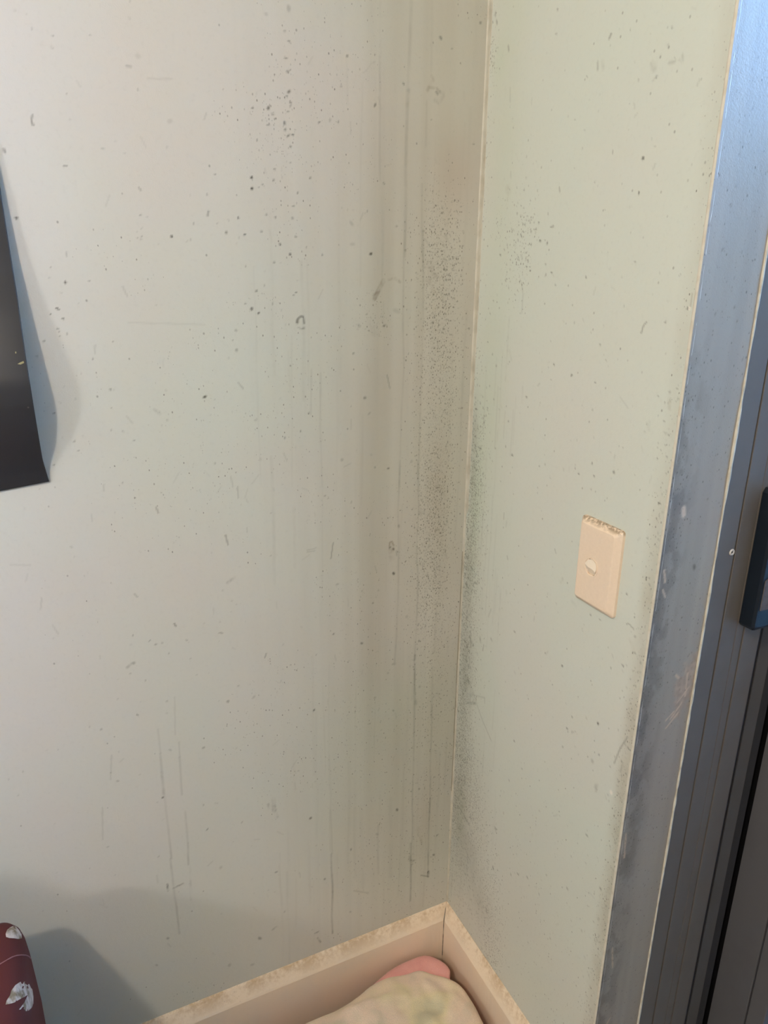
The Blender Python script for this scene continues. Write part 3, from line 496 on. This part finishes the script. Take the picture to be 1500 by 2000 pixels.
for u, z, a, b in RIGHT_CHIPS:
    q = np.hypot((U*1000-u)/max(a, 1.6), (Z*1000-z)/b)
    tint = tint*(1-(1-sstep(.6, 1.2, q))[..., None])+np.array((1.25, 1.16, 1.16))*(1-sstep(.6, 1.2, q))[..., None]
wall_right = wall_grid('wall_right', us, zs, lambda u, z: np.stack((0*u, u, z), -1), tint, mould, M['wall_right'])
tag(wall_right, 'short cream wall between the corner and the door reveal with mould near the corner', 'wall', 'structure')
DY1, DZ1 = -2.20, 2.08                    # far side and head of the door opening
pyd('lintel', [(0, JY, DZ1), (0, DY1, DZ1), (0, DY1, RZ1), (0, JY, RZ1), (.30, JY, DZ1), (.30, DY1, DZ1), (.30, DY1, RZ1), (.30, JY, RZ1)],
    [(0, 1, 2, 3), (0, 1, 5, 4), (4, 5, 6, 7), (3, 2, 6, 7)], M['wall_plain'], wall_right)
pyd('pier', [(0, DY1, 0), (0, RY0, 0), (0, RY0, RZ1), (0, DY1, RZ1), (.30, DY1, 0), (.30, RY0, 0), (.30, RY0, RZ1), (.30, DY1, RZ1)],
    [(0, 1, 2, 3), (0, 3, 7, 4), (4, 5, 6, 7)], M['wall_plain'], wall_right)
pyd('outer_skin', [(.30, JY+.10, 0), (.30, 0, 0), (.30, 0, RZ1), (.30, JY+.10, RZ1)], [(0, 1, 2, 3)], M['wall_plain'], wall_right)

# ---- the rest of the shell
def quad(name, pts, mat, label, cat):
    return tag(pyd(name, pts, [(0, 1, 2, 3)], mat), label, cat, 'structure')
quad('wall_back', [(RX0, RY0, 0), (.3, RY0, 0), (.3, RY0, RZ1), (RX0, RY0, RZ1)], M['wall_plain'], 'plain cream wall behind the viewer', 'wall')
quad('wall_far', [(RX0, RY0, 0), (RX0, 0, 0), (RX0, 0, RZ1), (RX0, RY0, RZ1)], M['wall_plain'], 'plain cream wall out of view at the left', 'wall')
quad('ceiling', [(RX0, RY0, RZ1), (.3, RY0, RZ1), (.3, 0, RZ1), (RX0, 0, RZ1)], M['ceiling'], 'pale painted ceiling above the room', 'ceiling')
quad('floor', [(RX0, RY0, 0), (.36, RY0, 0), (.36, 0, 0), (RX0, 0, 0)], M['floor'], 'brown floor under the blanket and the skirting', 'floor')
quad('ground', [(.36, -9, -.06), (9, -9, -.06), (9, 6, -.06), (.36, 6, -.06)], M['ground'], 'grey concrete patio outside the sliding door', 'ground')

tag(box('daylight_block_wall', (1.5, -9, -.06), (1.62, 6, 1.80), M['ground'], None, .01, 1), 'added unseen grey wall blocking low daylight outside the sliding door', 'daylight blocker', 'structure')  # unseen wall, added so daylight fades towards the bottom of the reveal

# ---- filler along the inner corner, child of the left wall
def fillet_ring(i):
    z = .146+i*.012
    n_ = mnoise.noise((z*6, 1.3, 0)); n2 = mnoise.noise((z*40, 5, 0))
    w = .0020+.0007*n_+.0003*n2
    w2 = (.0085+.0030*n_ if z > .98 else .0035+.0012*n_)+.0005*n2
    return [(-w-.0006, -.0001, z), (-w*.8, -.0011, z), (-.0010, -.0017, z), (-.0007, -w2*.5, z), (-.0006, -w2, z), (-.00005, -w2-.0007, z), (.002, .002, z)]
extrude_profile('corner_filler', fillet_ring, 188, M['fillet'], wall_left, smooth=False)
def corner_crack_ring(i):
    z = .42+i*.008
    w = max(.0001+.0008*mnoise.noise((z*24, 7, 0)), .00002)
    return [(-.0029-w, -.0003, z), (-.0026, -.0010-w*.5, z), (-.0023+w*.4, -.0013, z), (-.002, .001, z)]
extrude_profile('corner_crack', corner_crack_ring, 62, M['crack'], wall_left)

# ---- skirting boards
def skirt_profile(h=.15, t=.0143, b=.0256):
    return [(0, 0), (t, 0), (t, h-b-.004), (t-.0012, h-b), (.0028, h-.003), (.0008, h), (0, h)]
def skirt(name, kind):
    pr = skirt_profile(); n = 60; verts = []; faces = []
    for i in range(n+1):
        for a, z in pr:
            s = i/n
            wob = .0006*mnoise.noise((s*40, z*60, 3 if kind == 'L' else 8))
            if kind == 'L':
                x = RX0*(s**3)-a*(1-s**3)-.0004; verts.append((x, -a-wob-.0002 if a else -.0002, z))
            else:
                y = (JY+.002)*s-a*(1-s)-.0004; verts.append((-a-wob-.0002 if a else -.0002, y, z))
    k = len(pr)
    for i in range(n):
        for j in range(k-1):
            faces.append((i*k+j, i*k+j+1, (i+1)*k+j+1, (i+1)*k+j))
    faces.append(tuple(range(k))); faces.append(tuple(n*k+j for j in range(k)))
    return pyd(name, verts, faces, M['skirt'])
sk = skirt('baseboard_left', 'L'); tag(sk, 'peach skirting board with a dirty sloping top along the long wall', 'skirting', 'structure')
sk2 = skirt('baseboard_right', 'R'); tag(sk2, 'peach skirting board along the short wall towards the door', 'skirting', 'structure')
# dark crack where the two boards meet
def crack(i):
    z = .028+i*.0042
    w = .0007*(.6+.8*abs(mnoise.noise((z*70, 2, 0)))) if not (.085 < z < .098) else .0002
    t = .0143 if z < .1244 else max(.0143-(z-.1244)/.0256*.0143, .0004)
    c = -t-.0006
    return [(c-w, c+w*.2, z), (c+w*.2, c-w, z), (c+.001, c+.001, z)]
extrude_profile('mitre_crack', crack, 28, M['gap'], sk)

# ---- door reveal (plane y = JY)
us = grid_lines(0, JD, .0018); zs2 = np.concatenate((grid_lines(0, 1.70, .0018), np.array([DZ1])))
U, Z = np.meshgrid(us, zs2)
tint = np.ones(U.shape+(3,))
soft = fbm(U, Z, 14, 201, 3, .25); st = vnoise(U, Z, 130, 3, 202)
dirt = sstep(.045, .002, U)*sstep(1.40, 1.05, Z)*(.2+1.1*fbm(U, Z, 55, 203, 3, .5))
tint *= 1-np.clip(dirt*.68, 0, .75)[..., None]*(1-np.array((.52, .54, .58)))
blot = sstep(.50, .64, fbm(U, Z, 80, 207, 3, .55))*sstep(.050, .012, U)*sstep(1.38, 1.1, Z)
tint *= 1-(blot*.24)[..., None]*np.ones(3)
tint *= 1-((st*.5+soft*.5-.4)*.25)[..., None]*np.ones(3)
right = sstep(.045, JD, U)*(.6+.6*soft)
tint *= 1-(right*.10)[..., None]*(1-np.array((1.0, .80, .58)))
mould = .45*dirt+.06
# scuffed patch near the outer edge, chips and scratches
sc = np.hypot((U-.073+.25*(.862-Z)*.6)/.020, (Z-.862)/.052)+(fbm(U, Z, 120, 205, 3)-.5)*.9
a = (1-sstep(.55, 1.05, sc))[..., None]
tint = tint*(1-a*.6)+np.array((1.22, .98, .82))*a*.6*(.75+.5*vnoise(U, Z, 300, 200, 206))[..., None]
def streaks(tint, segs, colr):
    for x0, z0, x1, z1, w in segs:
        P0 = np.array((x0, z0)); ab = np.array((x1-x0, z1-z0)); L2 = (ab**2).sum()
        t = np.clip(((U-x0)*ab[0]+(Z-z0)*ab[1])/L2, 0, 1)
        D = np.hypot(U-x0-t*ab[0], Z-z0-t*ab[1])
        q = (1-sstep(w*.5, w*1.4, D))[..., None]*.75
        tint = tint*(1-q)+np.array(colr)*q
    return tint
tint = streaks(tint, [(.050, .810, .068, .828, .0012), (.056, .822, .072, .842, .0012), (.048, .822, .060, .832, .001), (.054, .886, .059, .881, .002), (.065, .845, .080, .862, .001),
                      (.074, .884, .076, .850, .0014), (.012, 1.02, .008, 1.035, .0018), (.010, 1.01, .016, 1.0, .0014), (.018, .42, .012, .46, .0012), (.010, .62, .007, .66, .0014), (.020, .30, .028, .315, .001)], (1.75, 1.45, 1.25))
tint = streaks(tint, [(.0245, 1.108, .0262, 1.100, .0034)], (2.0, 1.75, 1.6))
rng = np.random.default_rng(21)
lay_dots(tint, us, zs2, [(56.1, 1031, 3.2, .55), (64, 1500, 2, .5)]+[(rng.uniform(3, 86), rng.uniform(250, 1600), rng.uniform(.8, 1.6), rng.uniform(.15, .45)) for _ in range(90)], rng)
trim = wall_grid('trim_1', us, zs2, lambda u, z: np.stack((u, 0*u+JY, z), -1), tint, mould, M['reveal'])
tag(trim, 'bluish grey door reveal with a scuffed patch beside the metal frame', 'door reveal', 'structure')
def bead_ring(i):                       # rounded cream plaster edge between wall and reveal
    z = i*.011; r = .0042+.0010*mnoise.noise((z*14, 4, 0)); out = []
    for k in range(6):
        a = math.pi/2*k/5
        out.append((r*.9-r*.9*math.cos(a)-.0001, JY+.0042-.0042*math.sin(a)-.00005+.0003*mnoise.noise((z*60, k, 0)), z))
    out.append((r*.9+.002, JY+.006, z)); return out
extrude_profile('corner_bead', bead_ring, 190, M['bead'], wall_right, smooth=True)
def caulk_ring(i):                      # lumpy caulk along the metal frame
    z = i*.008; r = .0017+.0010*mnoise.noise((z*9, 9, 0))+.0008*mnoise.noise((z*55, 3, 0)); r = max(r, .0008)
    cx = JD-.0003+.0010*mnoise.noise((z*5, 12, 0))
    return [(cx+r*math.cos(t), JY-.0004+r*.9*math.sin(t), z) for t in (math.pi*2*k/7 for k in range(7))]
extrude_profile('caulk_bead', caulk_ring, 260, M['caulk'], trim, smooth=True)

# ---- aluminium sliding door
door = empty('door_1', (.0905, JY, 0)); tag(door, 'dark bronze aluminium sliding door with grooved jamb at the right edge', 'door', 'structure')
def strip(x0, x1, y, mat, name='jamb_strip', depth=.03):
    return box(name, (x0, y, 0), (x1, y+depth, DZ1), mat, door, .0006, 1)
s1 = strip(.0905, .1208, JY, M['alu']); strip(.1234, .1502, JY+.0003, M['alu']); strip(.1509, .1642, JY+.0005, M['alu']); strip(.1664, .1985, JY+.0004, M['alu'])
box('jamb_channel', (.0905, JY+.006, 0), (.1985, JY+.05, DZ1), M['gap'], door)
strip(.2005, .2440, JY+.030, M['recess_shade'], 'shaded_recess_strip'); strip(.2440, .2695, JY+.028, M['alu2']); strip(.2700, .2880, JY+.029, M['recess_shade'], 'shaded_recess_strip')  # the dark strips carry the recess shade in their colour
box('jamb_back', (.1985, JY+.05, 0), (.36, JY+.12, DZ1), M['gap'], door)
# sliding leaf, its near stile facing the room
box('stile', (.300, -.4485, .02), (.335, -.388, DZ1-.02), M['alu2'], door, .0012, 2)
box('glazing_bead', (.3012, -.4785, .05), (.333, -.4505, DZ1-.05), M['alu2'], door, .0015, 2)
box('stile', (.300, DY1+.01, .02), (.335, DY1+.07, DZ1-.02), M['alu2'], door, .0012, 2)
box('rail', (.300, DY1+.07, .02), (.335, -.4785, .10), M['alu2'], door, .0012, 2)
box('rail', (.300, DY1+.07, DZ1-.08), (.335, -.4785, DZ1-.02), M['alu2'], door, .0012, 2)
box('glass_pane', (.314, DY1+.07, .10), (.318, -.4785, DZ1-.08), M['glass'], door)
box('stile_gap_blocker', (.336, -.470, 0), (.360, -.360, DZ1), M['gap'], door)  # added behind the stile to stop daylight leaking through the gap
box('sill_track', (.0905, DY1, 0), (.36, JY, .018), M['alu2'], door)
# washer of a screw in the first strip
bm = bmesh.new()
cx, cz = .1160, 1.040
rings = []
for r, y in ((.0042, JY-.0002), (.0036, JY-.0016), (.0022, JY-.0016), (.0016, JY-.0004)):
    rings.append([bm.verts.new((cx+r*math.cos(a), y, cz+r*math.sin(a))) for a in (2*math.pi*k/20 for k in range(20))])
for a, b in zip(rings[:-1], rings[1:]):
    for k in range(20): bm.faces.new((a[k], a[(k+1) % 20], b[(k+1) % 20], b[k]))
me = bpy.data.meshes.new('screw_washer'); bm.to_mesh(me); bm.free()
w = link('screw_washer', me, M['washer'], door, True); w['label'] = 'small pale screw washer'
box('screw_head', (cx-.0012, JY-.0006, cz-.0012), (cx+.0012, JY+.001, cz+.0012), M['gap'], w)
# black latch with a worn steel keeper
lx, ly, lz0, lz1 = .1530, JY-.0200, .934, 1.117
def latch_ring(i):
    z = (lz0, lz0+.004, lz1-.006, lz1)[i]; e = (.003, 0, 0, .004)[i]
    return [(lx+e, JY+.002, z), (lx+e, ly+.003, z), (lx+e+.003, ly+e*.5, z), (lx+.034, ly+e*.5, z), (lx+.036, ly+.003, z), (lx+.036, JY+.002, z)]
la = extrude_profile('latch', latch_ring, 4, M['latch'], door); la['label'] = 'black plastic latch body'
kp = pyd('keeper_plate', [(lx+.006, ly-.0014, .962), (lx+.030, ly-.0014, .962), (lx+.030, ly-.0014, 1.072), (lx+.010, ly-.0014, 1.072), (lx+.010, ly-.0014, 1.030), (lx+.014, ly-.0014, 1.026), (lx+.014, ly-.0014, 1.006), (lx+.006, ly-.0014, 1.002)]
     + [(lx+.006, ly+.001, .962), (lx+.030, ly+.001, .962), (lx+.030, ly+.001, 1.072), (lx+.010, ly+.001, 1.072), (lx+.010, ly+.001, 1.030), (lx+.014, ly+.001, 1.026), (lx+.014, ly+.001, 1.006), (lx+.006, ly+.001, 1.002)],
     [tuple(range(8)), tuple(range(15, 7, -1))]+[(k, (k+1) % 8, 8+(k+1) % 8, 8+k) for k in range(8)], M['steel'], la)
kp['label'] = 'worn steel keeper plate'
for zz in (.984, 1.050):
    extrude_profile('keeper_screw', lambda i: [(lx+.018+(.0038-.0012*i)*math.cos(t), ly-.0012-.0016*i, zz+(.0038-.0012*i)*math.sin(t)) for t in (2*math.pi*k/12 for k in range(12))], 2, M['steel'], la)

# ------------------------------------------------------------------ light switch on the short wall
sw = empty('light_switch', (0, -.322, 1.006)); tag(sw, 'peach plastic light switch plate with one round rocker, grimy top edge', 'light switch')
def rrect(hw, hh, r, n=5):
    out = []
    for cx_, cy_, a0 in ((hw-r, hh-r, 0), (-hw+r, hh-r, 90), (-hw+r, -hh+r, 180), (hw-r, -hh+r, 270)):
        for k in range(n+1):
            a = math.radians(a0+90*k/n); out.append((cx_+r*math.cos(a), cy_+r*math.sin(a)))
    return out
SY, SZ = -.3222, 1.0062
verts = []; faces = []
levels = ((.0, 0.0, .0045), (-.0036, .0002, .0045), (-.0092, .0056, .004), (-.0104, .0072, .004), (-.0106, .0088, .004))
nr = 24
for x, ins, r in levels:
    verts += [(x, SY+a, SZ+b) for a, b in rrect(.0370-ins, .0580-ins, r)]
for L in range(len(levels)-1):
    for k in range(nr): faces.append((L*nr+k, L*nr+(k+1) % nr, (L+1)*nr+(k+1) % nr, (L+1)*nr+k))
# front face with a round hole for the rocker
RY, RZ, RR = -.3185, 1.0040, .0114
base = (len(levels)-1)*nr; cb = len(verts)
angs = [math.atan2(verts[base+k][2]-RZ, verts[base+k][1]-RY) for k in range(nr)]
verts += [(-.0106, RY+RR*math.cos(a), RZ+RR*math.sin(a)) for a in angs]
verts += [(-.0060, RY+RR*math.cos(a), RZ+RR*math.sin(a)) for a in angs]
for k in range(nr):
    faces.append((base+k, base+(k+1) % nr, cb+(k+1) % nr, cb+k)); faces.append((cb+k, cb+(k+1) % nr, cb+nr+(k+1) % nr, cb+nr+k))
faces.append(tuple(cb+nr+k for k in range(nr)))
plate = pyd('plate', verts, faces, M['plate'], sw)
# raised ring lip round the hole
def lip(i):
    a = 2*math.pi*i/40
    return [(-.0106+dx, RY+(RR+dr)*math.cos(a), RZ+(RR+dr)*math.sin(a)) for dx, dr in ((.0004, .0014), (-.0005, .0009), (-.0005, .0002), (.0004, 0))]
extrude_profile('rocker_ring', lip, 41, M['plate'], plate, smooth=False, caps=False)
# rocker: round button with a ridge, top half leaning out
verts = []; faces = []; nseg = 40; nrad = 8
RB = RR-.0012
for i in range(nrad+1):
    r = RB*i/nrad
    for k in range(nseg):
        a = 2*math.pi*k/nseg; y = r*math.cos(a); z = r*math.sin(a)
        s = (z-.30*y)/RB+.05+.10*math.sin(3.0*y/RB)
        h = .0030-.0022*max(s, 0)-.0046*max(-s, 0)
        verts.append((-.0100-h, RY+y, RZ+z))
for i in range(nrad):
    for k in range(nseg): faces.append((i*nseg+k, i*nseg+(k+1) % nseg, (i+1)*nseg+(k+1) % nseg, (i+1)*nseg+k))
o0 = len(verts)
verts += [(-.0062, RY+RB*math.cos(2*math.pi*k/nseg), RZ+RB*math.sin(2*math.pi*k/nseg)) for k in range(nseg)]
for k in range(nseg): faces.append((nrad*nseg+k, nrad*nseg+(k+1) % nseg, o0+(k+1) % nseg, o0+k))
pyd('rocker', verts, faces, M['rocker'], sw)['label'] = 'cream round rocker'

# ------------------------------------------------------------------ dark poster on the long wall
dz = np.array([1.085, 1.10, 1.120, 1.140, 1.172, 1.205, 1.232, 1.262, 1.31, 1.371, 1.46, 1.60, 2.1])
dd = np.array([.0016, .0016, .0060, .0150, .0290, .0385, .0400, .0340, .0235, .0140, .0060, .002, .002])
poster = empty('poster', (-.90, 0, 1.104)); tag(poster, 'dark poster sheet curling off the wall at the left edge', 'poster')
nx, nzp = 60, 110
verts = []; faces = []
def poster_pt(s, t, off=0.0):
    z = 1.104+(1.94-1.104)*t**1.4
    xe = -.6185-.0025*math.sin(min(max((z-1.104)/.35, 0), 1)*math.pi)-.03*max(z-1.33, 0)+.003*max(1.135-z, 0)/.031
    x = xe-.56*s**1.5
    zz = z-.10*(1-t)**5*(xe-x)
    d = float(np.interp(z, dz, dd))
    d = .0016+(d-.0016)*math.exp(-((xe-x)/.10)**2)
    return (x, -d-off, zz)
for j in range(nzp+1):
    for i in range(nx+1): verts.append(poster_pt(i/nx, j/nzp))
nb = len(verts)
for j in range(nzp+1):
    for i in range(nx+1): verts.append(poster_pt(i/nx, j/nzp, .0006))
W1 = nx+1
for j in range(nzp):
    for i in range(nx):
        a = j*W1+i; faces.append((a, a+1, a+1+W1, a+W1)); faces.append((nb+a, nb+a+W1, nb+a+1+W1, nb+a+1))
for j in range(nzp):
    for i in (0, nx): a = j*W1+i; faces.append((a, a+W1, nb+a+W1, nb+a))
for i in range(nx):
    for j in (0, nzp): a = j*W1+i; faces.append((a, a+1, nb+a+1, nb+a))
sheet = pyd('sheet', verts, faces, M['paper'], poster, True)

RINGS = (.15, .3, .45, .6, .75, .88, 1.0)
def cast_patch(name, target, outline_px, mat, parent, lift, grid=14, fold=0.0):
    """lay a flat print (outline seen from the viewer's place) on the surface of a thing"""
    me = target.data
    bvh = BVHTree.FromPolygons([v.co for v in me.vertices], [p.vertices for p in me.polygons])
    def surf(px, py):
        d = (_F+((px-750)/F_PX)*_X-((py-1000)/F_PX)*_Y).normalized()
        h = bvh.ray_cast(CAM, d)
        return None if h[0] is None else h[0]-d*lift
    poly = [surf(*q) for q in outline_px]
    if any(q is None for q in poly): return None
    c = surf(sum(q[0] for q in outline_px)/len(outline_px), sum(q[1] for q in outline_px)/len(outline_px))
    n = len(poly); verts = [c]; faces = []
    cp = (sum(q[0] for q in outline_px)/n, sum(q[1] for q in outline_px)/n)
    for ring in RINGS:
        for q in outline_px:
            s = surf(cp[0]+(q[0]-cp[0])*ring, cp[1]+(q[1]-cp[1])*ring); verts.append(s if s is not None else c)
    for k in range(n):
        faces.append((0, 1+k, 1+(k+1) % n))
        for r in range(len(RINGS)-1): faces.append((1+r*n+k, 1+(r+1)*n+k, 1+(r+1)*n+(k+1) % n, 1+r*n+(k+1) % n))
    return pyd(name, verts, faces, mat, parent)
cast_patch('yellow_streak', sheet, [(34, 711), (39, 708), (46, 705), (47, 709), (40, 712)], M['ink'], sheet, .0004)
cast_patch('yellow_fleck', sheet, [(29.5, 687), (31.5, 686.5), (32, 690), (30, 690.5)], M['ink'], sheet, .0004)

# ------------------------------------------------------------------ red padded seat at the left
seat = empty('padded_seat', (-1.1, -.40, 0)); tag(seat, 'dark red upholstered seat with white petal print by the long wall', 'seat')
def seat_body():
    x0, x1, y0, y1 = -1.75, -.7195, -.66, -.092
    bm = bmesh.new()
    cx_, cy_ = (x0+x1)/2, (y0+y1)/2; hw, hh = (x1-x0)/2, (y1-y0)/2
    rings = []
    prof = [(.002, .004), (.0, .02), (.0, .12), (-.001, .25), (-.001, .40), (.0, .490), (.0015, .520), (.0045, .536), (.010, .547), (.018, .553), (.030, .556), (.055, .558), (.10, .559), (.20, .560)]
    for ins, z in prof:
        out = []
        for a, b in rrect(hw-ins, hh-ins, max(.024-ins*.4, .012), 8):
            out.append((a, b))
        ring = []
        n = len(out)
        for q in range(n):
            a0 = out[q]; a1 = out[(q+1) % n]
            L = math.hypot(a1[0]-a0[0], a1[1]-a0[1]); k = 1
            if L > .1: k = 24
            for s in range(k):
                t = s/k; a = a0[0]+(a1[0]-a0[0])*t; b = a0[1]+(a1[1]-a0[1])*t
                X, Y = cx_+a, cy_+b
                rise = .14*float(sstep(-.80, -1.02, X)) *float(sstep(-.34, -.18, Y)) if z > .3 else 0     # unseen raised end, shaped to cast the wide soft shadow on the wall
                wob = .0022*mnoise.noise((X*9, Y*9, z*9))
                ring.append(bm.verts.new((X+wob, Y+wob, z+rise*(z-.3)/.22)))
        rings.append(ring)
    for a, b in zip(rings[:-1], rings[1:]):
        n = len(a)
        for k in range(n): bm.faces.new((a[k], a[(k+1) % n], b[(k+1) % n], b[k]))
    # inner top rings
    last = rings[-1]; cen = Vector((cx_, cy_, .556))
    for f in (.75, .5, .25):
        ring = []
        for v in rings[-1]:
            p = cen.lerp(v.co, f); X = p.x
            ring.append(bm.verts.new((p.x, p.y, 0.562+.14*float(sstep(-.80, -1.02, X))*float(sstep(-.34, -.18, p.y)))))
        n = len(last)
        for k in range(n): bm.faces.new((last[k], last[(k+1) % n], ring[(k+1) % n], ring[k]))
        last = ring
    bm.faces.new(last); bm.faces.new(list(reversed(rings[0])))
    bmesh.ops.recalc_face_normals(bm, faces=bm.faces)
    me = bpy.data.meshes.new('cover'); bm.to_mesh(me); bm.free()
    return link('cover', me, M['red'], seat, True)
cover = seat_body()
P1 = [(11, 1824), (14, 1816), (20, 1811), (26, 1808), (32, 1810), (38, 1817), (42, 1824), (43, 1833), (36, 1834), (28, 1832.5), (18, 1832), (12, 1830)]
P2 = [(11, 1962), (13, 1954), (20, 1943), (22, 1935), (30, 1924), (39, 1918), (48, 1917), (57, 1922), (63, 1932), (65.5, 1945), (65, 1960), (62, 1968), (56, 1974), (50, 1975), (48, 1970.5), (37, 1972), (43, 1964), (48, 1957), (54, 1946), (46, 1948), (38, 1952), (28, 1958), (18, 1961)]
p_ = cast_patch('petal_print', cover, P1, M['petal'], cover, .0011)
if p_: p_['label'] = 'white petal print'
# second petal built from two lobes so that the notch stays open
p_ = cast_patch('petal_print', cover, [(11, 1962), (13, 1954), (20, 1943), (22, 1935), (30, 1924), (39, 1918), (48, 1917), (57, 1922), (61, 1930), (56, 1943), (46, 1948), (38, 1952), (28, 1958), (18, 1961)], M['petal'], cover, .0011)
if p_: p_['label'] = 'white petal print'
p_ = cast_patch('petal_print', cover, [(54, 1944), (59, 1928), (63, 1932), (65.5, 1945), (65, 1960), (62, 1968), (56, 1974), (50, 1975), (48, 1970.5), (37, 1972), (43, 1964), (48, 1957)], M['petal'], cover, .0013)
def scatter_petals():                   # the same print over the rest of the cover
    me = cover.data
    bvh = BVHTree.FromPolygons([v.co for v in me.vertices], [p.vertices for p in me.polygons])
    rg = random.Random(4); done = []
    while len(done) < 30:
        x, y = rg.uniform(-1.70, -.76), rg.uniform(-.62, -.13)
        if (x > -.86 and y > -.36) or any(math.hypot(x-a, y-b) < .085 for a, b in done): continue
        done.append((x, y)); rot = rg.uniform(0, 6.28); sc = rg.uniform(.022, .032); verts = []; faces = []; n = 14
        for ring in (0.02, .35, .7, 1.0):
            for k in range(n):
                t = 2*math.pi*k/n; r = ring*sc*(1+.25*math.cos(t)-.35*max(0, math.cos(t+2.2))**3)
                px = x+r*math.cos(t+rot)*1.15; py = y+r*math.sin(t+rot)*.75
                h = bvh.ray_cast(Vector((px, py, 2)), Vector((0, 0, -1)))
                q = h[0] if h[0] is not None else Vector((x, y, .56)); verts.append((q.x, q.y, q.z+.0008))
        for r in range(3):
            for k in range(n): faces.append((r*n+k, r*n+(k+1) % n, (r+1)*n+(k+1) % n, (r+1)*n+k))
        pyd('petal_print', verts, faces, M['petal'], cover)
scatter_petals()
def seam_line():
    pts = [(-6, 1887), (4, 1881), (14, 1875), (24, 1869.5), (33, 1866.5), (42, 1865.5), (50, 1866), (56, 1868.5), (60, 1873)]
    me = cover.data
    bvh = BVHTree.FromPolygons([v.co for v in me.vertices], [p.vertices for p in me.polygons])
    P = []
    for i in range(len(pts)-1):
        for s in range(4):
            px = pts[i][0]+(pts[i+1][0]-pts[i][0])*s/4; py = pts[i][1]+(pts[i+1][1]-pts[i][1])*s/4
            d = (_F+((px-750)/F_PX)*_X-((py-1000)/F_PX)*_Y).normalized(); h = bvh.ray_cast(CAM, d)
            if h[0] is not None: P.append((h[0], h[1]))
    if len(P) < 3: return
    def ring(i):
        p, nrm = P[i]; t = (P[min(i+1, len(P)-1)][0]-P[max(i-1, 0)][0]).normalized(); b = t.cross(nrm).normalized()
        return [tuple(p+nrm*(.0004+.0006*math.sin(a))+b*.0008*math.cos(a)) for a in (2*math.pi*k/6 for k in range(6))]
    extrude_profile('seam', ring, len(P), M['seam'], cover, True)['label'] = 'pale pink seam'
seam_line()

# ------------------------------------------------------------------ fleece blanket in the corner
def catmull(pts, n=6):
    out = []; L = len(pts)
    for i in range(L):
        p0, p1, p2, p3 = (Vector(pts[(i+k-1) % L]) for k in range(4))
        for s in range(n):
            t = s/n
            out.append(.5*((2*p1)+(-p0+p2)*t+(2*p0-5*p1+4*p2-p3)*t*t+(-p0+3*p1-3*p2+p3)*t*t*t))
    return out
blanket = empty('fleece_blanket', (-.28, -.34, 0)); tag(blanket, 'crumpled pale yellow fleece blanket with a pink corner, lying in the room corner', 'blanket')
FOLDS = [(-.262, -.085, -.150, -.112, .010, .011), (-.235, -.115, -.13, -.165, .007, .009), (-.30, -.10, -.25, -.16, .008, .012), (-.10, -.10, -.085, -.17, .005, .009), (-.19, -.14, -.09, -.15, -.006, .012)]
def mound(name, outline, cen, prof, mat, seed, amp):
    O = catmull([(x, y, 0) for x, y in outline], 10); n = len(O); c = Vector((*cen, 0))
    verts = []; faces = []
    for ins, z in prof:
        for q in O:
            d = c-q; L = d.length; p = q+d/L*min(ins, L*.94)
            if ins > .9: p = c+(q-c)*.06
            w = mnoise.noise((p.x*13+seed, p.y*13, seed))*amp+mnoise.noise((p.x*34, p.y*34+seed, 2))*amp*.75+abs(mnoise.noise((p.x*9+p.y*12, p.y*3, seed+4)))*amp*.9
            k = min(ins/.03, 1.0)
            if amp > .008:
                for (ax, ay, bx, by, hh, ww) in FOLDS:
                    t = max(0, min(1, ((p.x-ax)*(bx-ax)+(p.y-ay)*(by-ay))/((bx-ax)**2+(by-ay)**2)))
                    dq = math.hypot(p.x-ax-t*(bx-ax), p.y-ay-t*(by-ay)); w += hh*math.exp(-(dq/ww)**2)
            verts.append((p.x, p.y, z+(w*k if z > .02 else 0)))
    for r in range(len(prof)-1):
        for k in range(n): faces.append((r*n+k, r*n+(k+1) % n, (r+1)*n+(k+1) % n, (r+1)*n+k))
    faces.append(tuple(range(n))); faces.append(tuple((len(prof)-1)*n+k for k in range(n)))
    return pyd(name, verts, faces, mat, blanket, True)
room = [(-.044, -.30), (-.07, -.46), (-.20, -.56), (-.38, -.55), (-.47, -.42), (-.46, -.22), (-.44, -.115)]
top_out = [(-.374, -.072), (-.326, -.065), (-.271, -.066), (-.222, -.058), (-.190, -.049), (-.155, -.048), (-.122, -.056), (-.094, -.060), (-.074, -.078), (-.052, -.097), (-.037, -.122), (-.034, -.163), (-.038, -.204)]+room
pk_out = [(-.380, -.069), (-.328, -.061), (-.271, -.062), (-.221, -.054), (-.183, -.039), (-.137, -.025), (-.097, -.022), (-.060, -.027), (-.038, -.052), (-.033, -.074), (-.043, -.094), (-.040, -.125), (-.038, -.164), (-.042, -.206)]+room
prof_p = [(.010, .003), (.002, .010), (.0, .030), (.0, .056), (.003, .066), (.008, .0715), (.016, .074), (.03, .075), (.07, .074), (.95, .072)]
mound('pink_underside', pk_out, (-.24, -.31), prof_p, M['pink'], 3.0, .003)['label'] = 'pink fleece underside'
prof_t = [(.004, .066), (.0, .071), (.0005, .075), (.003, .0795), (.008, .084), (.012, .0865), (.016, .088), (.022, .0897), (.028, .091), (.036, .0925), (.045, .0935), (.055, .0943), (.065, .095), (.077, .0955), (.09, .096), (.104, .0965), (.12, .097), (.14, .097), (.16, .097), (.18, .097), (.2, .097), (.95, .095)]
mound('pale_top', top_out, (-.24, -.31), prof_t, M['fleece'], 1.0, .013)
